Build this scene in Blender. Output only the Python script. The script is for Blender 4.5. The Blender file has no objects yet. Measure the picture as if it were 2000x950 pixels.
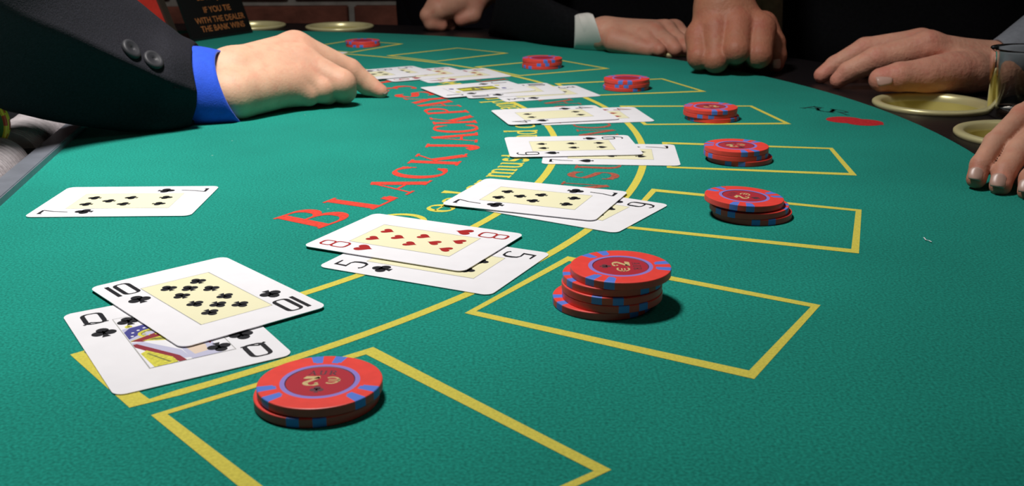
import bpy, bmesh, math, random
import numpy as np
from mathutils import Vector, Matrix

# ------------------------------------------------------------------ camera, light, exposure
T = 0.90                      # height of the felt above the floor
F_PX = 2046.0
PITCH = math.radians(17.594)
ROLL = math.radians(-0.253)
H = 0.088 / 0.5718            # camera height above the felt
SC = bpy.context.scene
COL = SC.collection
cam_d = bpy.data.cameras.new('camera')
cam = bpy.data.objects.new('camera', cam_d)
COL.objects.link(cam)
cam_d.sensor_fit = 'HORIZONTAL'
cam_d.sensor_width = 36.0
cam_d.lens = 36.0 * F_PX / 2000.0
cam_d.clip_start = 0.02
cam_d.clip_end = 50
cam.location = (0, 0, T + H)
cam.rotation_euler = (Matrix.Rotation(math.pi / 2 - PITCH, 3, 'X') @ Matrix.Rotation(ROLL, 3, 'Z')).to_euler()
cam_d.dof.use_dof = True
cam_d.dof.focus_distance = 0.52
cam_d.dof.aperture_fstop = 27.0
SC.camera = cam
SC.view_settings.view_transform = 'Standard'
SC.view_settings.look = 'None'
SC.view_settings.exposure = 0.0
SC.view_settings.gamma = 1.0
SC.view_settings.use_curve_mapping = False

world = bpy.data.worlds.new('world')
SC.world = world
world.use_nodes = True
world.node_tree.nodes['Background'].inputs[0].default_value = (1.0, 0.93, 0.85, 1)
world.node_tree.nodes['Background'].inputs[1].default_value = 0.021

def area_light(name, loc, target, size, power, color, spread=180):
    d = bpy.data.lights.new(name, 'AREA')
    d.shape = 'DISK'
    d.size = size
    d.energy = power
    d.color = color
    d.spread = math.radians(spread)
    o = bpy.data.objects.new(name, d)
    COL.objects.link(o)
    o.location = loc
    o.rotation_euler = (Vector(target) - Vector(loc)).to_track_quat('-Z', 'Y').to_euler()
    return o

area_light('table_lamp_light', (-0.19, 0.58, T + 0.82), (-0.29, 0.74, T), 0.17, 5.5, (1.0, 0.965, 0.93), 117)
area_light('fill_light', (1.2, 0.2, T + 1.6), (0.3, 1.0, T), 0.8, 1.2, (1.0, 0.9, 0.8))  # added fill for the sides facing the camera, stands for no lamp

# ------------------------------------------------------------------ helpers
rnd = random.Random(7)
CX, CY = -2.7312 * H, 4.7177 * H          # centre of the table's arcs
AX = math.radians(9.7)                    # the table's axis (towards the players)

def ray(u, v):
    x = u - 1000.0
    y = v - 475.0
    c, s = math.cos(ROLL), math.sin(ROLL)
    x, y = c * x + s * y, -s * x + c * y
    cp, sp = math.cos(PITCH), math.sin(PITCH)
    return x / F_PX, cp + (-y / F_PX) * sp, -sp + (-y / F_PX) * cp

def G(u, v, z=0.0):
    """point of the plane z above the felt"""
    rx, ry, rz = ray(u, v)
    k = -(H - z) / rz
    return Vector((rx * k, ry * k, T + z))

def V(u, v, y):
    """point at distance y in front of the camera's foot"""
    rx, ry, rz = ray(u, v)
    k = y / ry
    return Vector((rx * k, y, T + H + rz * k))

def PA(deg, R, z=0.0):
    a = math.radians(deg)
    return Vector((CX + R * math.cos(a), CY + R * math.sin(a), T + z))

def mesh_obj(name, verts, faces, mats=(), fm=None, smooth=False, parent=None):
    me = bpy.data.meshes.new(name)
    me.from_pydata([tuple(v) for v in verts], [], [tuple(f) for f in faces])
    for m in mats:
        me.materials.append(m)
    if fm is not None:
        me.polygons.foreach_set('material_index', fm)
    if smooth:
        me.polygons.foreach_set('use_smooth', [True] * len(me.polygons))
    me.update()
    o = bpy.data.objects.new(name, me)
    COL.objects.link(o)
    if parent is not None:
        put(o, parent)
    return o

def put(o, parent):
    o.parent = parent
    if parent.matrix_basis != Matrix.Identity(4):
        o.matrix_parent_inverse = parent.matrix_basis.inverted()

def empty(name, loc=(0, 0, 0)):
    o = bpy.data.objects.new(name, None)
    COL.objects.link(o)
    o.location = loc
    o.empty_display_size = 0.03
    return o

def tag(o, label=None, cat=None, group=None, kind=None):
    if label:
        o['label'] = label
    if cat:
        o['category'] = cat
    if group:
        o['group'] = group
    if kind:
        o['kind'] = kind
    return o

# ------------------------------------------------------------------ materials
def material(name, color, rough=0.6, metal=0.0, spec=0.5, var=0.0, vscale=50.0, bump=0.0, bscale=200.0,
             sss=0.0, coat=0.0, trans=0.0, var2=None, sheen=0.0, detail=4.0, ior=1.5):
    m = bpy.data.materials.new(name)
    m.use_nodes = True
    nt = m.node_tree
    b = nt.nodes['Principled BSDF']
    b.inputs['Base Color'].default_value = (*color, 1)
    b.inputs['Roughness'].default_value = rough
    b.inputs['Metallic'].default_value = metal
    b.inputs['Specular IOR Level'].default_value = spec
    b.inputs['IOR'].default_value = ior
    b.inputs['Coat Weight'].default_value = coat
    b.inputs['Transmission Weight'].default_value = trans
    b.inputs['Sheen Weight'].default_value = sheen
    if sss:
        b.inputs['Subsurface Weight'].default_value = sss
        b.inputs['Subsurface Radius'].default_value = (0.006, 0.0025, 0.0015)
        b.inputs['Subsurface Scale'].default_value = 0.6
    tc = nt.nodes.new('ShaderNodeTexCoord')
    if var:
        n = nt.nodes.new('ShaderNodeTexNoise')
        n.inputs['Scale'].default_value = vscale
        n.inputs['Detail'].default_value = detail
        nt.links.new(tc.outputs['Object'], n.inputs['Vector'])
        mx = nt.nodes.new('ShaderNodeMix')
        mx.data_type = 'RGBA'
        c2 = var2 or tuple(c * (1 - var) for c in color)
        mx.inputs[6].default_value = (*(min(1, c * (1 + (0 if var2 else var))) for c in color), 1)
        mx.inputs[7].default_value = (*c2, 1)
        r = nt.nodes.new('ShaderNodeMapRange')
        r.inputs[1].default_value = 0.3
        r.inputs[2].default_value = 0.7
        nt.links.new(n.outputs['Fac'], r.inputs[0])
        nt.links.new(r.outputs[0], mx.inputs[0])
        nt.links.new(mx.outputs[2], b.inputs['Base Color'])
    if bump:
        n = nt.nodes.new('ShaderNodeTexNoise')
        n.inputs['Scale'].default_value = bscale
        n.inputs['Detail'].default_value = 3
        nt.links.new(tc.outputs['Object'], n.inputs['Vector'])
        bp = nt.nodes.new('ShaderNodeBump')
        bp.inputs['Strength'].default_value = 1.0
        bp.inputs['Distance'].default_value = bump
        nt.links.new(n.outputs['Fac'], bp.inputs['Height'])
        nt.links.new(bp.outputs[0], b.inputs['Normal'])
    return m

def skin_material(name, base, red, bump=0.00022, bscale=520):
    m = material(name, base, rough=0.55, spec=0.3, sss=0.25, var=0.10, vscale=60, bump=bump, bscale=bscale)
    nt = m.node_tree
    b = nt.nodes['Principled BSDF']
    src = b.inputs['Base Color'].links[0].from_socket
    at = nt.nodes.new('ShaderNodeAttribute')
    at.attribute_name = 'flush'
    n = nt.nodes.new('ShaderNodeTexNoise')
    n.inputs['Scale'].default_value = 110
    tc = nt.nodes.new('ShaderNodeTexCoord')
    nt.links.new(tc.outputs['Object'], n.inputs['Vector'])
    ml = nt.nodes.new('ShaderNodeMath')
    ml.operation = 'MULTIPLY_ADD'
    nt.links.new(at.outputs['Fac'], ml.inputs[0])
    ml.inputs[1].default_value = 0.75
    m2 = nt.nodes.new('ShaderNodeMapRange')
    m2.inputs[1].default_value = 0.5
    m2.inputs[2].default_value = 0.75
    m2.inputs[4].default_value = 0.35
    nt.links.new(n.outputs['Fac'], m2.inputs[0])
    nt.links.new(m2.outputs[0], ml.inputs[2])
    mx = nt.nodes.new('ShaderNodeMix')
    mx.data_type = 'RGBA'
    mx.inputs[7].default_value = (*red, 1)
    nt.links.new(src, mx.inputs[6])
    nt.links.new(ml.outputs[0], mx.inputs[0])
    nt.links.new(mx.outputs[2], b.inputs['Base Color'])
    return m

def felt_material():
    m = material('green_felt', (0.011, 0.222, 0.172), rough=0.95, spec=0.08, sheen=0.22)
    m.node_tree.nodes['Principled BSDF'].inputs['Sheen Tint'].default_value = (0.35, 1.0, 0.85, 1)
    m.node_tree.nodes['Principled BSDF'].inputs['Sheen Roughness'].default_value = 0.4
    nt = m.node_tree
    b = nt.nodes['Principled BSDF']
    tc = nt.nodes.new('ShaderNodeTexCoord')
    def noise(scale, detail, lo, hi, a, c):
        n = nt.nodes.new('ShaderNodeTexNoise')
        n.inputs['Scale'].default_value = scale
        n.inputs['Detail'].default_value = detail
        nt.links.new(tc.outputs['Object'], n.inputs['Vector'])
        r = nt.nodes.new('ShaderNodeMapRange')
        r.inputs[1].default_value, r.inputs[2].default_value = lo, hi
        r.inputs[3].default_value, r.inputs[4].default_value = a, c
        nt.links.new(n.outputs['Fac'], r.inputs[0])
        return r, n
    r1, n1 = noise(900, 2, 0.25, 0.75, 0.62, 1.38)
    r2, n2 = noise(9, 3, 0.3, 0.7, 0.9, 1.1)
    mu = nt.nodes.new('ShaderNodeMath'); mu.operation = 'MULTIPLY'
    nt.links.new(r1.outputs[0], mu.inputs[0]); nt.links.new(r2.outputs[0], mu.inputs[1])
    vm = nt.nodes.new('ShaderNodeVectorMath'); vm.operation = 'SCALE'
    vm.inputs[0].default_value = (0.011, 0.222, 0.172)
    nt.links.new(mu.outputs[0], vm.inputs['Scale'])
    # a few pale specks of lint
    v = nt.nodes.new('ShaderNodeTexVoronoi')
    v.inputs['Scale'].default_value = 32
    nt.links.new(tc.outputs['Object'], v.inputs['Vector'])
    lt = nt.nodes.new('ShaderNodeMath'); lt.operation = 'LESS_THAN'; lt.inputs[1].default_value = 0.022
    nt.links.new(v.outputs['Distance'], lt.inputs[0])
    l2 = nt.nodes.new('ShaderNodeMath'); l2.operation = 'MULTIPLY'; l2.inputs[1].default_value = 0.5
    nt.links.new(lt.outputs[0], l2.inputs[0])
    mx = nt.nodes.new('ShaderNodeMix'); mx.data_type = 'RGBA'
    mx.inputs[7].default_value = (0.35, 0.5, 0.42, 1)
    nt.links.new(vm.outputs[0], mx.inputs[6]); nt.links.new(l2.outputs[0], mx.inputs[0])
    nt.links.new(mx.outputs[2], b.inputs['Base Color'])
    bp = nt.nodes.new('ShaderNodeBump')
    bp.inputs['Distance'].default_value = 0.0003
    bp.inputs['Strength'].default_value = 0.7
    nt.links.new(n1.outputs['Fac'], bp.inputs['Height'])
    nt.links.new(bp.outputs[0], b.inputs['Normal'])
    return m

M = {}
M['felt'] = felt_material()
M['yellow'] = material('yellow_print', (0.60, 0.53, 0.085), rough=0.9, spec=0.1, var=0.12, vscale=900, bump=0.0002, bscale=900)
M['red_print'] = material('red_print', (0.62, 0.055, 0.035), rough=0.9, spec=0.15, var=0.2, vscale=500, bump=0.0004, bscale=620)
M['faded_red'] = material('faded_red_print', (0.34, 0.085, 0.055), rough=0.9, spec=0.15, var=0.3, vscale=500)
M['emblem_red'] = material('emblem_red', (0.45, 0.02, 0.025), rough=0.9, spec=0.15, var=0.2, vscale=500)
M['emblem_dark'] = material('emblem_dark', (0.014, 0.075, 0.065), rough=0.9, spec=0.15, var=0.3, vscale=500)
M['card'] = material('card_stock', (0.80, 0.795, 0.83), rough=0.45, spec=0.4, var=0.02, vscale=90)
M['ink'] = material('black_ink', (0.012, 0.012, 0.016), rough=0.5, spec=0.3)
M['ink_red'] = material('red_ink', (0.36, 0.018, 0.018), rough=0.5, spec=0.3)
M['panel'] = material('cream_panel', (0.80, 0.77, 0.52), rough=0.45, spec=0.4)
M['hair'] = material('panel_outline', (0.35, 0.35, 0.33), rough=0.5)
M['c_blue'] = material('court_blue', (0.05, 0.05, 0.25), rough=0.5)
M['c_yellow'] = material('court_yellow', (0.62, 0.58, 0.06), rough=0.5, var=0.25, vscale=900)
M['c_red'] = material('court_red', (0.25, 0.015, 0.03), rough=0.5)
M['c_lav'] = material('court_lavender', (0.50, 0.50, 0.66), rough=0.5)
M['c_skin'] = material('court_skin', (0.72, 0.58, 0.46), rough=0.5)
M['c_olive'] = material('court_olive', (0.20, 0.20, 0.04), rough=0.5, var=0.5, vscale=1200)
M['chip_red'] = material('chip_red', (0.82, 0.062, 0.047), rough=0.42, spec=0.45, var=0.06, vscale=220)
M['chip_blue'] = material('chip_blue', (0.10, 0.20, 0.68), rough=0.42, spec=0.45)
M['chip_ring'] = material('chip_lavender_ring', (0.27, 0.20, 0.60), rough=0.45)
M['chip_inlay'] = material('chip_maroon_inlay', (0.44, 0.028, 0.045), rough=0.38, spec=0.5)
M['chip_edge'] = material('chip_inlay_edge', (0.06, 0.01, 0.05), rough=0.6)
M['gold'] = material('gold_print', (0.62, 0.47, 0.22), rough=0.4)
M['grey_print'] = material('grey_print', (0.11, 0.035, 0.045), rough=0.5)
M['chip_grey'] = material('chip_grey', (0.36, 0.325, 0.335), rough=0.6, var=0.15, vscale=160)
M['chip_green'] = material('chip_green', (0.06, 0.20, 0.05), rough=0.5)
M['chip_yellow'] = material('chip_yellow', (0.75, 0.55, 0.03), rough=0.5)
M['chip_orange'] = material('chip_orange_red', (0.55, 0.06, 0.02), rough=0.5)
M['steel'] = material('brushed_steel', (0.26, 0.28, 0.33), rough=0.42, metal=0.55, var=0.1, vscale=60, bump=0.0001, bscale=500)
M['tray'] = material('dark_tray', (0.012, 0.012, 0.013), rough=0.55)
M['rail'] = material('rail_leather', (0.007, 0.005, 0.006), rough=0.45, spec=0.35, bump=0.0003, bscale=350)
M['brass'] = material('brass', (0.74, 0.68, 0.36), rough=0.33, metal=0.35, var=0.08, vscale=25)
M['brass_in'] = material('brass_bowl', (0.60, 0.53, 0.17), rough=0.5, metal=0.15, var=0.15, vscale=18)
M['wood'] = material('table_wood', (0.03, 0.014, 0.009), rough=0.5, var=0.3, vscale=20)
M['brick'] = material('brick', (0.26, 0.085, 0.055), rough=0.9, var=0.35, vscale=25, bump=0.002, bscale=90)
M['mortar'] = material('mortar', (0.42, 0.40, 0.36), rough=0.95, var=0.2, vscale=40, bump=0.001, bscale=150)
M['floor'] = material('floor_carpet', (0.035, 0.02, 0.018), rough=0.95, var=0.3, vscale=60)
M['suit'] = material('charcoal_suit', (0.0115, 0.0115, 0.016), rough=0.85, spec=0.2, var=0.3, vscale=700, bump=0.0004, bscale=900)
M['black_cloth'] = material('black_cloth', (0.004, 0.004, 0.005), rough=0.9, spec=0.1, var=0.3, vscale=300)
M['navy_cloth'] = material('midnight_cloth', (0.007, 0.007, 0.011), rough=0.9, spec=0.1, var=0.3, vscale=300)
M['blue_shirt'] = material('blue_shirt', (0.014, 0.075, 0.60), rough=0.7, spec=0.25, var=0.08, vscale=250, bump=0.0002, bscale=900, sheen=0.2)
M['white_shirt'] = material('white_shirt', (0.62, 0.60, 0.56), rough=0.8)
M['grey_shirt'] = material('grey_shirt', (0.24, 0.26, 0.30), rough=0.8, var=0.1, vscale=200)
M['tan_cloth'] = material('tan_cloth', (0.16, 0.12, 0.065), rough=0.9, var=0.2, vscale=120)
M['button'] = material('button', (0.022, 0.022, 0.026), rough=0.55, spec=0.35)
M['skin_a'] = skin_material('skin_dealer', (0.62, 0.37, 0.25), (0.58, 0.22, 0.15))
M['skin_b'] = skin_material('skin_ruddy', (0.40, 0.17, 0.10), (0.36, 0.085, 0.06), 0.0006, 300)
M['skin_c'] = skin_material('skin_fair', (0.55, 0.29, 0.20), (0.50, 0.15, 0.10))
M['skin_d'] = skin_material('skin_pinkish', (0.66, 0.34, 0.235), (0.58, 0.17, 0.13), 0.0007, 300)
M['nail'] = material('nail', (0.52, 0.32, 0.26), rough=0.35, spec=0.45)
M['glass'] = material('clear_glass', (0.95, 0.97, 0.95), rough=0.02, trans=1.0, ior=1.18)
M['sign_black'] = material('sign_black', (0.006, 0.006, 0.006), rough=0.4)
M['sign_text'] = material('sign_orange', (0.34, 0.12, 0.035), rough=0.6)
M['sign_red'] = material('sign_red', (0.50, 0.03, 0.02), rough=0.5, var=0.15, vscale=60)
M['sign_frame'] = material('sign_frame', (0.03, 0.022, 0.016), rough=0.5)

# ------------------------------------------------------------------ flat print: strokes, letters, pips
def el(cx, cy, rx, ry, a0, a1, n=16):
    return [(cx + rx * math.cos(math.radians(a0 + (a1 - a0) * i / n)), cy + ry * math.sin(math.radians(a0 + (a1 - a0) * i / n))) for i in range(n + 1)]

def rr(x0, y0, x1, y1, r, n=4):
    p = []
    for cx, cy, a in ((x1 - r, y1 - r, 0), (x0 + r, y1 - r, 90), (x0 + r, y0 + r, 180), (x1 - r, y0 + r, 270)):
        p += el(cx, cy, r, r, a, a + 90, n)
    return p + [p[0]]

class Flat:
    """collects flat polygons; map turns local (x, y) into a world point"""
    def __init__(s):
        s.v, s.f, s.m = [], [], []
    def poly(s, pts, m=0, z=0.0, fn=None):
        n = len(s.v)
        s.v += [(fn(x, y, z) if fn else (x, y, z)) for x, y in pts]
        s.f.append(list(range(n, n + len(pts))))
        s.m.append(m)
    def ribbon(s, pts, w, m=0, z=0.0, fn=None):
        P = [Vector((p[0], p[1])) for p in pts]
        Q = [P[0]]
        for p in P[1:]:
            if (p - Q[-1]).length > 1e-9:
                Q.append(p)
        P = Q
        if len(P) < 2:
            return
        closed = (P[0] - P[-1]).length < 1e-7 and len(P) > 3
        L = []
        N = len(P)
        s.nr = getattr(s, 'nr', 0) + 1
        z = z + (s.nr % 12) * 8e-6
        for i in range(N):
            if closed:
                a, b = P[(i - 1) % (N - 1)], P[(i + 1) % (N - 1)]
            else:
                a, b = P[max(i - 1, 0)], P[min(i + 1, N - 1)]
            d = (b - a)
            if d.length < 1e-9:
                d = Vector((1, 0))
            d.normalize()
            ww = w(d) if callable(w) else w
            nn = Vector((-d.y, d.x)) * ww / 2
            k = 1.0
            if 0 < i < N - 1 or closed:
                d1 = (P[i] - a).normalized() if (P[i] - a).length > 0 else d
                c = max(0.6, abs(d1.dot(d)))
                k = 1 / c
            L.append((P[i] + nn * k, P[i] - nn * k))
        for i in range(N - 1):
            s.poly([L[i][0], L[i][1], L[i + 1][1], L[i + 1][0]], m, z, fn)
    def obj(s, name, mats, parent=None):
        # faces point up
        me_f = []
        for f in s.f:
            P = [Vector(s.v[i]) for i in f]
            n = Vector((0, 0, 0))
            for i in range(len(P)):
                n += (P[i] - P[0]).cross(P[(i + 1) % len(P)] - P[0])
            me_f.append(f if n.z >= 0 else f[::-1])
        return mesh_obj(name, s.v, me_f, mats, s.m, parent=parent)

# serif letters: list of strokes (points, weight) weight: 'T' thick, 't' thin, 'a' by direction
def LETTERS():
    L = {}
    def ser(x, y, w=0.16):
        return ([(x - w, y), (x + w, y)], 't')
    L['B'] = (0.72, [([(.14, 0), (.14, 1)], 'T'), ([(.0, 1), (.36, 1)] + el(.36, .765, .24, .235, 90, -90) + [(.14, .53)], 'a'),
                     ([(.14, .53), (.38, .53)] + el(.38, .265, .30, .265, 90, -90) + [(0, 0)], 'a')])
    L['L'] = (0.66, [([(.14, 0), (.14, 1)], 'T'), ser(.14, 1), ([(0, 0), (.60, 0), (.66, .26)], 't'), ([(.60, 0), (.65, .22)], 'T')])
    L['A'] = (0.80, [([(.10, 0), (.40, 1)], 't'), ([(.40, 1), (.70, 0)], 'T'), ([(.2, .34), (.6, .34)], 't'), ser(.08, 0, .12), ser(.72, 0, .15)])
    L['C'] = (0.74, [(el(.40, .5, .36, .5, 40, 320, 28), 'a'), ([(.68, .68), (.68, .98)], 't'), ([(.68, .04), (.68, .24)], 't')])
    L['K'] = (0.82, [([(.14, 0), (.14, 1)], 'T'), ser(.14, 0), ser(.14, 1), ([(.68, 1), (.16, .40)], 't'), ([(.32, .58), (.72, 0)], 'T'), ser(.66, 1, .12), ser(.74, 0, .12)])
    L['J'] = (0.50, [([(.34, 1), (.34, .2)] + el(.18, .2, .16, .24, 0, -150, 10), 'T'), ser(.34, 1)])
    L['P'] = (0.68, [([(.14, 0), (.14, 1)], 'T'), ser(.14, 0), ([(0, 1), (.36, 1)] + el(.36, .73, .28, .27, 90, -90) + [(.14, .46)], 'a')])
    L['Y'] = (0.78, [([(.08, 1), (.40, .46)], 'T'), ([(.72, 1), (.40, .46)], 't'), ([(.40, .46), (.40, 0)], 'T'), ser(.40, 0), ser(.08, 1, .12), ser(.70, 1, .12)])
    L['S'] = (0.58, [(el(.29, .745, .24, .25, 30, 200, 14) + [(.16, .58), (.42, .44)] + el(.29, .255, .26, .26, 40, -150, 14), 's'), ([(.5, .76), (.5, 1)], 't'), ([(.05, 0), (.05, .26)], 't')])
    L['T'] = (0.72, [([(.36, 0), (.36, 1)], 'T'), ser(.36, 0), ([(.02, .78), (.02, 1), (.70, 1), (.70, .78)], 't')])
    L['O'] = (0.78, [(el(.39, .5, .36, .5, 0, 360, 32), 'a')])
    L['3'] = (0.52, [(el(.25, .76, .20, .24, 150, -80, 14) + [(.22, .52)], 'a'), ([(.22, .52)] + el(.24, .27, .25, .27, 80, -150, 16), 'a')])
    L['2'] = (0.54, [(el(.26, .72, .22, .28, 160, -20, 14) + [(.05, .03)], 'a'), ([(.04, .04), (.5, .04), (.52, .2)], 'T')])
    L['I'] = (0.30, [([(.15, 0), (.15, 1)], 'T'), ser(.15, 0), ser(.15, 1)])
    L['N'] = (0.84, [([(.14, 0), (.14, 1)], 't'), ([(.14, 1), (.70, 0)], 'T'), ([(.70, 0), (.70, 1)], 't'), ser(.14, 0, .12), ser(.12, 1, .1), ser(.70, 1, .12)])
    L['U'] = (0.80, [([(.14, 1), (.14, .3)] + el(.39, .3, .25, .3, 180, 360, 14) + [(.64, 1)], 'a'), ser(.14, 1, .14), ser(.64, 1, .12)])
    L['R'] = (0.78, [([(.14, 0), (.14, 1)], 'T'), ser(.14, 0), ([(0, 1), (.36, 1)] + el(.36, .74, .26, .26, 90, -90) + [(.14, .48)], 'a'), ([(.36, .48), (.70, 0)], 'T'), ser(.72, 0, .08)])
    L['E'] = (0.66, [([(.14, 0), (.14, 1)], 'T'), ([(0, 1), (.58, 1), (.58, .78)], 't'), ([(.14, .52), (.42, .52)], 't'), ([(0, 0), (.60, 0), (.62, .24)], 't')])
    L['D'] = (0.80, [([(.14, 0), (.14, 1)], 'T'), ([(0, 1), (.30, 1)] + el(.30, .5, .44, .5, 90, -90, 20) + [(0, 0)], 'a')])
    L['1'] = (0.40, [([(.2, 0), (.2, 1), (.06, .86)], 'T'), ser(.2, 0)])
    L['7'] = (0.52, [([(.02, .8), (.04, .97), (.50, .97)], 'T'), ([(.50, .97), (.20, 0)], 'a')])
    L['6'] = (0.54, [(el(.27, .30, .23, .30, 0, 360, 20), 'a'), ([(.05, .35)] + el(.50, .30, .46, .70, 175, 95, 10), 'a')])
    # lower case, x-height .64
    L['e'] = (0.50, [([(.06, .36), (.46, .36)] + el(.26, .33, .21, .32, 5, 320, 20), 'a')])
    L['a'] = (0.52, [(el(.22, .48, .16, .17, 160, 0, 8) + [(.38, .1), (.50, .03)], 'a'), (el(.21, .19, .17, .19, 50, 330, 14), 'a')])
    L['l'] = (0.26, [([(.02, 1.0), (.13, 1.02), (.13, 0)], 'T'), ser(.13, 0, .12)])
    L['r'] = (0.42, [([(.12, .64), (.12, 0)], 'T'), ser(.12, 0, .12), ser(.06, .63, .06), ([(.12, .42)] + el(.30, .45, .16, .18, 160, 50, 8), 'a')])
    L['m'] = (0.86, [([(.12, .64), (.12, 0)], 'T'), ([(.12, .45)] + el(.28, .45, .15, .19, 150, 0, 8) + [(.43, 0)], 'a'), ([(.43, .45)] + el(.59, .45, .15, .19, 150, 0, 8) + [(.74, 0)], 'a'), ser(.12, 0, .11), ser(.43, 0, .11), ser(.74, 0, .11), ser(.06, .63, .06)])
    L['n'] = (0.60, [([(.12, .64), (.12, 0)], 'T'), ([(.12, .45)] + el(.29, .45, .16, .19, 150, 0, 8) + [(.45, 0)], 'a'), ser(.12, 0, .11), ser(.45, 0, .11), ser(.06, .63, .06)])
    L['u'] = (0.60, [([(.12, .64), (.12, .2)] + el(.28, .2, .16, .2, 180, 330, 8), 'a'), ([(.45, .64), (.45, 0)], 'T'), ser(.07, .63, .07), ser(.40, .63, .07), ser(.51, 0, .06)])
    L['s'] = (0.40, [(el(.20, .49, .15, .16, 40, 210, 10) + [(.28, .30)] + el(.19, .16, .16, .16, 40, -150, 10), 's')])
    L['t'] = (0.34, [([(.14, .86), (.14, .14)] + el(.24, .14, .10, .14, 180, 320, 6), 'T'), ([(.0, .62), (.32, .62)], 't')])
    L['d'] = (0.58, [(el(.24, .31, .19, .31, 30, 330, 20), 'a'), ([(.34, 1.0), (.44, 1.02), (.44, 0), (.54, 0)], 'T')])
    L['o'] = (0.54, [(el(.27, .32, .23, .32, 0, 360, 22), 'a')])
    L['w'] = (0.80, [([(.08, .64), (.24, 0)], 'T'), ([(.24, 0), (.40, .6)], 't'), ([(.40, .64), (.56, 0)], 'T'), ([(.56, 0), (.72, .64)], 't'), ser(.08, .63, .09), ser(.72, .63, .08)])
    return L
LET = LETTERS()

def draw_letter(fl, ch, h, fn, m=0, thick=0.15, thin=0.035, z=0.0, wx=1.0):
    w, strokes = LET[ch]
    for pts, wt in strokes:
        P = []
        for i, p in enumerate(pts):        # densify straight runs so that they bend with the arc
            if i:
                q = pts[i - 1]
                k = max(1, int(math.hypot(p[0] - q[0], p[1] - q[1]) / 0.25))
                for j in range(1, k):
                    P.append((q[0] + (p[0] - q[0]) * j / k, q[1] + (p[1] - q[1]) * j / k))
            P.append(p)
        P = [((x - w / 2) * h * wx, y * h) for x, y in P]
        if wt == 'T':
            W = thick * h
        elif wt == 't':
            W = thin * h
        elif wt == 's':
            W = lambda d: (thin + (thick - thin) * abs(d.x) ** 1.3) * h
        else:
            W = lambda d: (thin + (thick - thin) * abs(d.y) ** 1.3) * h
        fl.ribbon(P, W, m, z, fn)

def club(s, cx=0, cy=0, flip=1):
    out = []
    r = 0.25 * s
    for x, y in ((-.235, -.06), (.235, -.06), (0, .25)):
        out.append([(cx + a * flip, cy + b * flip) for a, b in el(x * s, y * s, r, r * 1.02, 0, 345, 15)])
    st = [(-.05, .05), (.05, .05), (.06, -.2), (.17, -.5), (-.17, -.5), (-.06, -.2)]
    out.append([(cx + a * s * flip, cy + b * s * flip) for a, b in st])
    out.append([(cx + a * s * flip, cy + b * s * flip) for a, b in ((-.13, .02), (.13, .02), (0, .2))])
    return out

def heart(s, cx=0, cy=0, flip=1, k=1):
    p = []
    for i in range(28):
        t = 2 * math.pi * i / 28
        x = 16 * math.sin(t) ** 3 / 34
        y = (13 * math.cos(t) - 5 * math.cos(2 * t) - 2 * math.cos(3 * t) - math.cos(4 * t)) / 31
        p.append((cx + x * s * flip, cy + y * s * flip * k))
    return [p]

def spade(s, cx=0, cy=0, flip=1):
    out = heart(s * 0.92, cx, cy + 0.05 * s * flip, flip, -1)
    st = [(-.04, 0), (.04, 0), (.05, -.22), (.17, -.5), (-.17, -.5), (-.05, -.22)]
    out.append([(cx + a * s * flip, cy + b * s * flip) for a, b in st])
    return out

def diamond(s, cx=0, cy=0, flip=1):
    return [[(cx, cy + .55 * s), (cx - .38 * s, cy), (cx, cy - .55 * s), (cx + .38 * s, cy)]]
SUIT = {'club': club, 'heart': heart, 'spade': spade, 'diamond': diamond}

# card index glyphs: box 9 wide 15 high, y down from 0
IDX = {
    '10': [[(0.6, 0), (0.6, 15)], rr(3.6, 0.3, 9.2, 14.7, 2)],
    'Q': [rr(1.4, 0.4, 8.2, 12.2, 2.2), [(0, 12.0), (3, 10.2), (6, 11.8), (9.4, 11.6)]],
    '8': [rr(1.4, 0.3, 7.8, 6.7, 2), rr(0.8, 6.7, 8.4, 14.7, 2.4)],
    '5': [[(7.4, 0.6), (1.8, 0.6), (1.4, 6.4), (5.6, 6.1), (7.6, 7.2), (8.2, 9.4), (8.2, 12.2), (7.0, 14.2), (4.6, 14.6), (2.0, 14.4), (1.0, 13.2)]],
    '7': [[(0.9, 2.6), (0.9, 0.7), (8.0, 0.7)], [(8.0, 0.7), (5.4, 7.0), (4.2, 15)]],
    '6': [rr(1.0, 6.2, 8.2, 14.7, 2.4), [(1.0, 9.5), (1.0, 4.0), (2.4, 1.2), (5.0, 0.4), (7.6, 1.4)]],
    '4': [[(6.2, 15), (6.2, 0.4), (0.6, 10.4), (8.8, 10.4)]],
    'J': [[(5.6, 0.4), (5.6, 12.0), (4.2, 14.4), (1.6, 14.2), (0.8, 12.2)]],
    '3': [[(1.2, 0.8), (7.6, 0.8), (4.2, 6.0), (7.4, 7.4), (8.0, 11.0), (6.6, 14.2), (3.2, 14.6), (0.8, 13.0)]],
    '9': [rr(1.0, 0.3, 8.2, 8.8, 2.4), [(8.2, 5), (8.2, 11.2), (6.6, 14.2), (3.6, 14.6), (1.4, 13.4)]],
}
XA, XB, XM = 24.6, 37.9, 31.2
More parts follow.
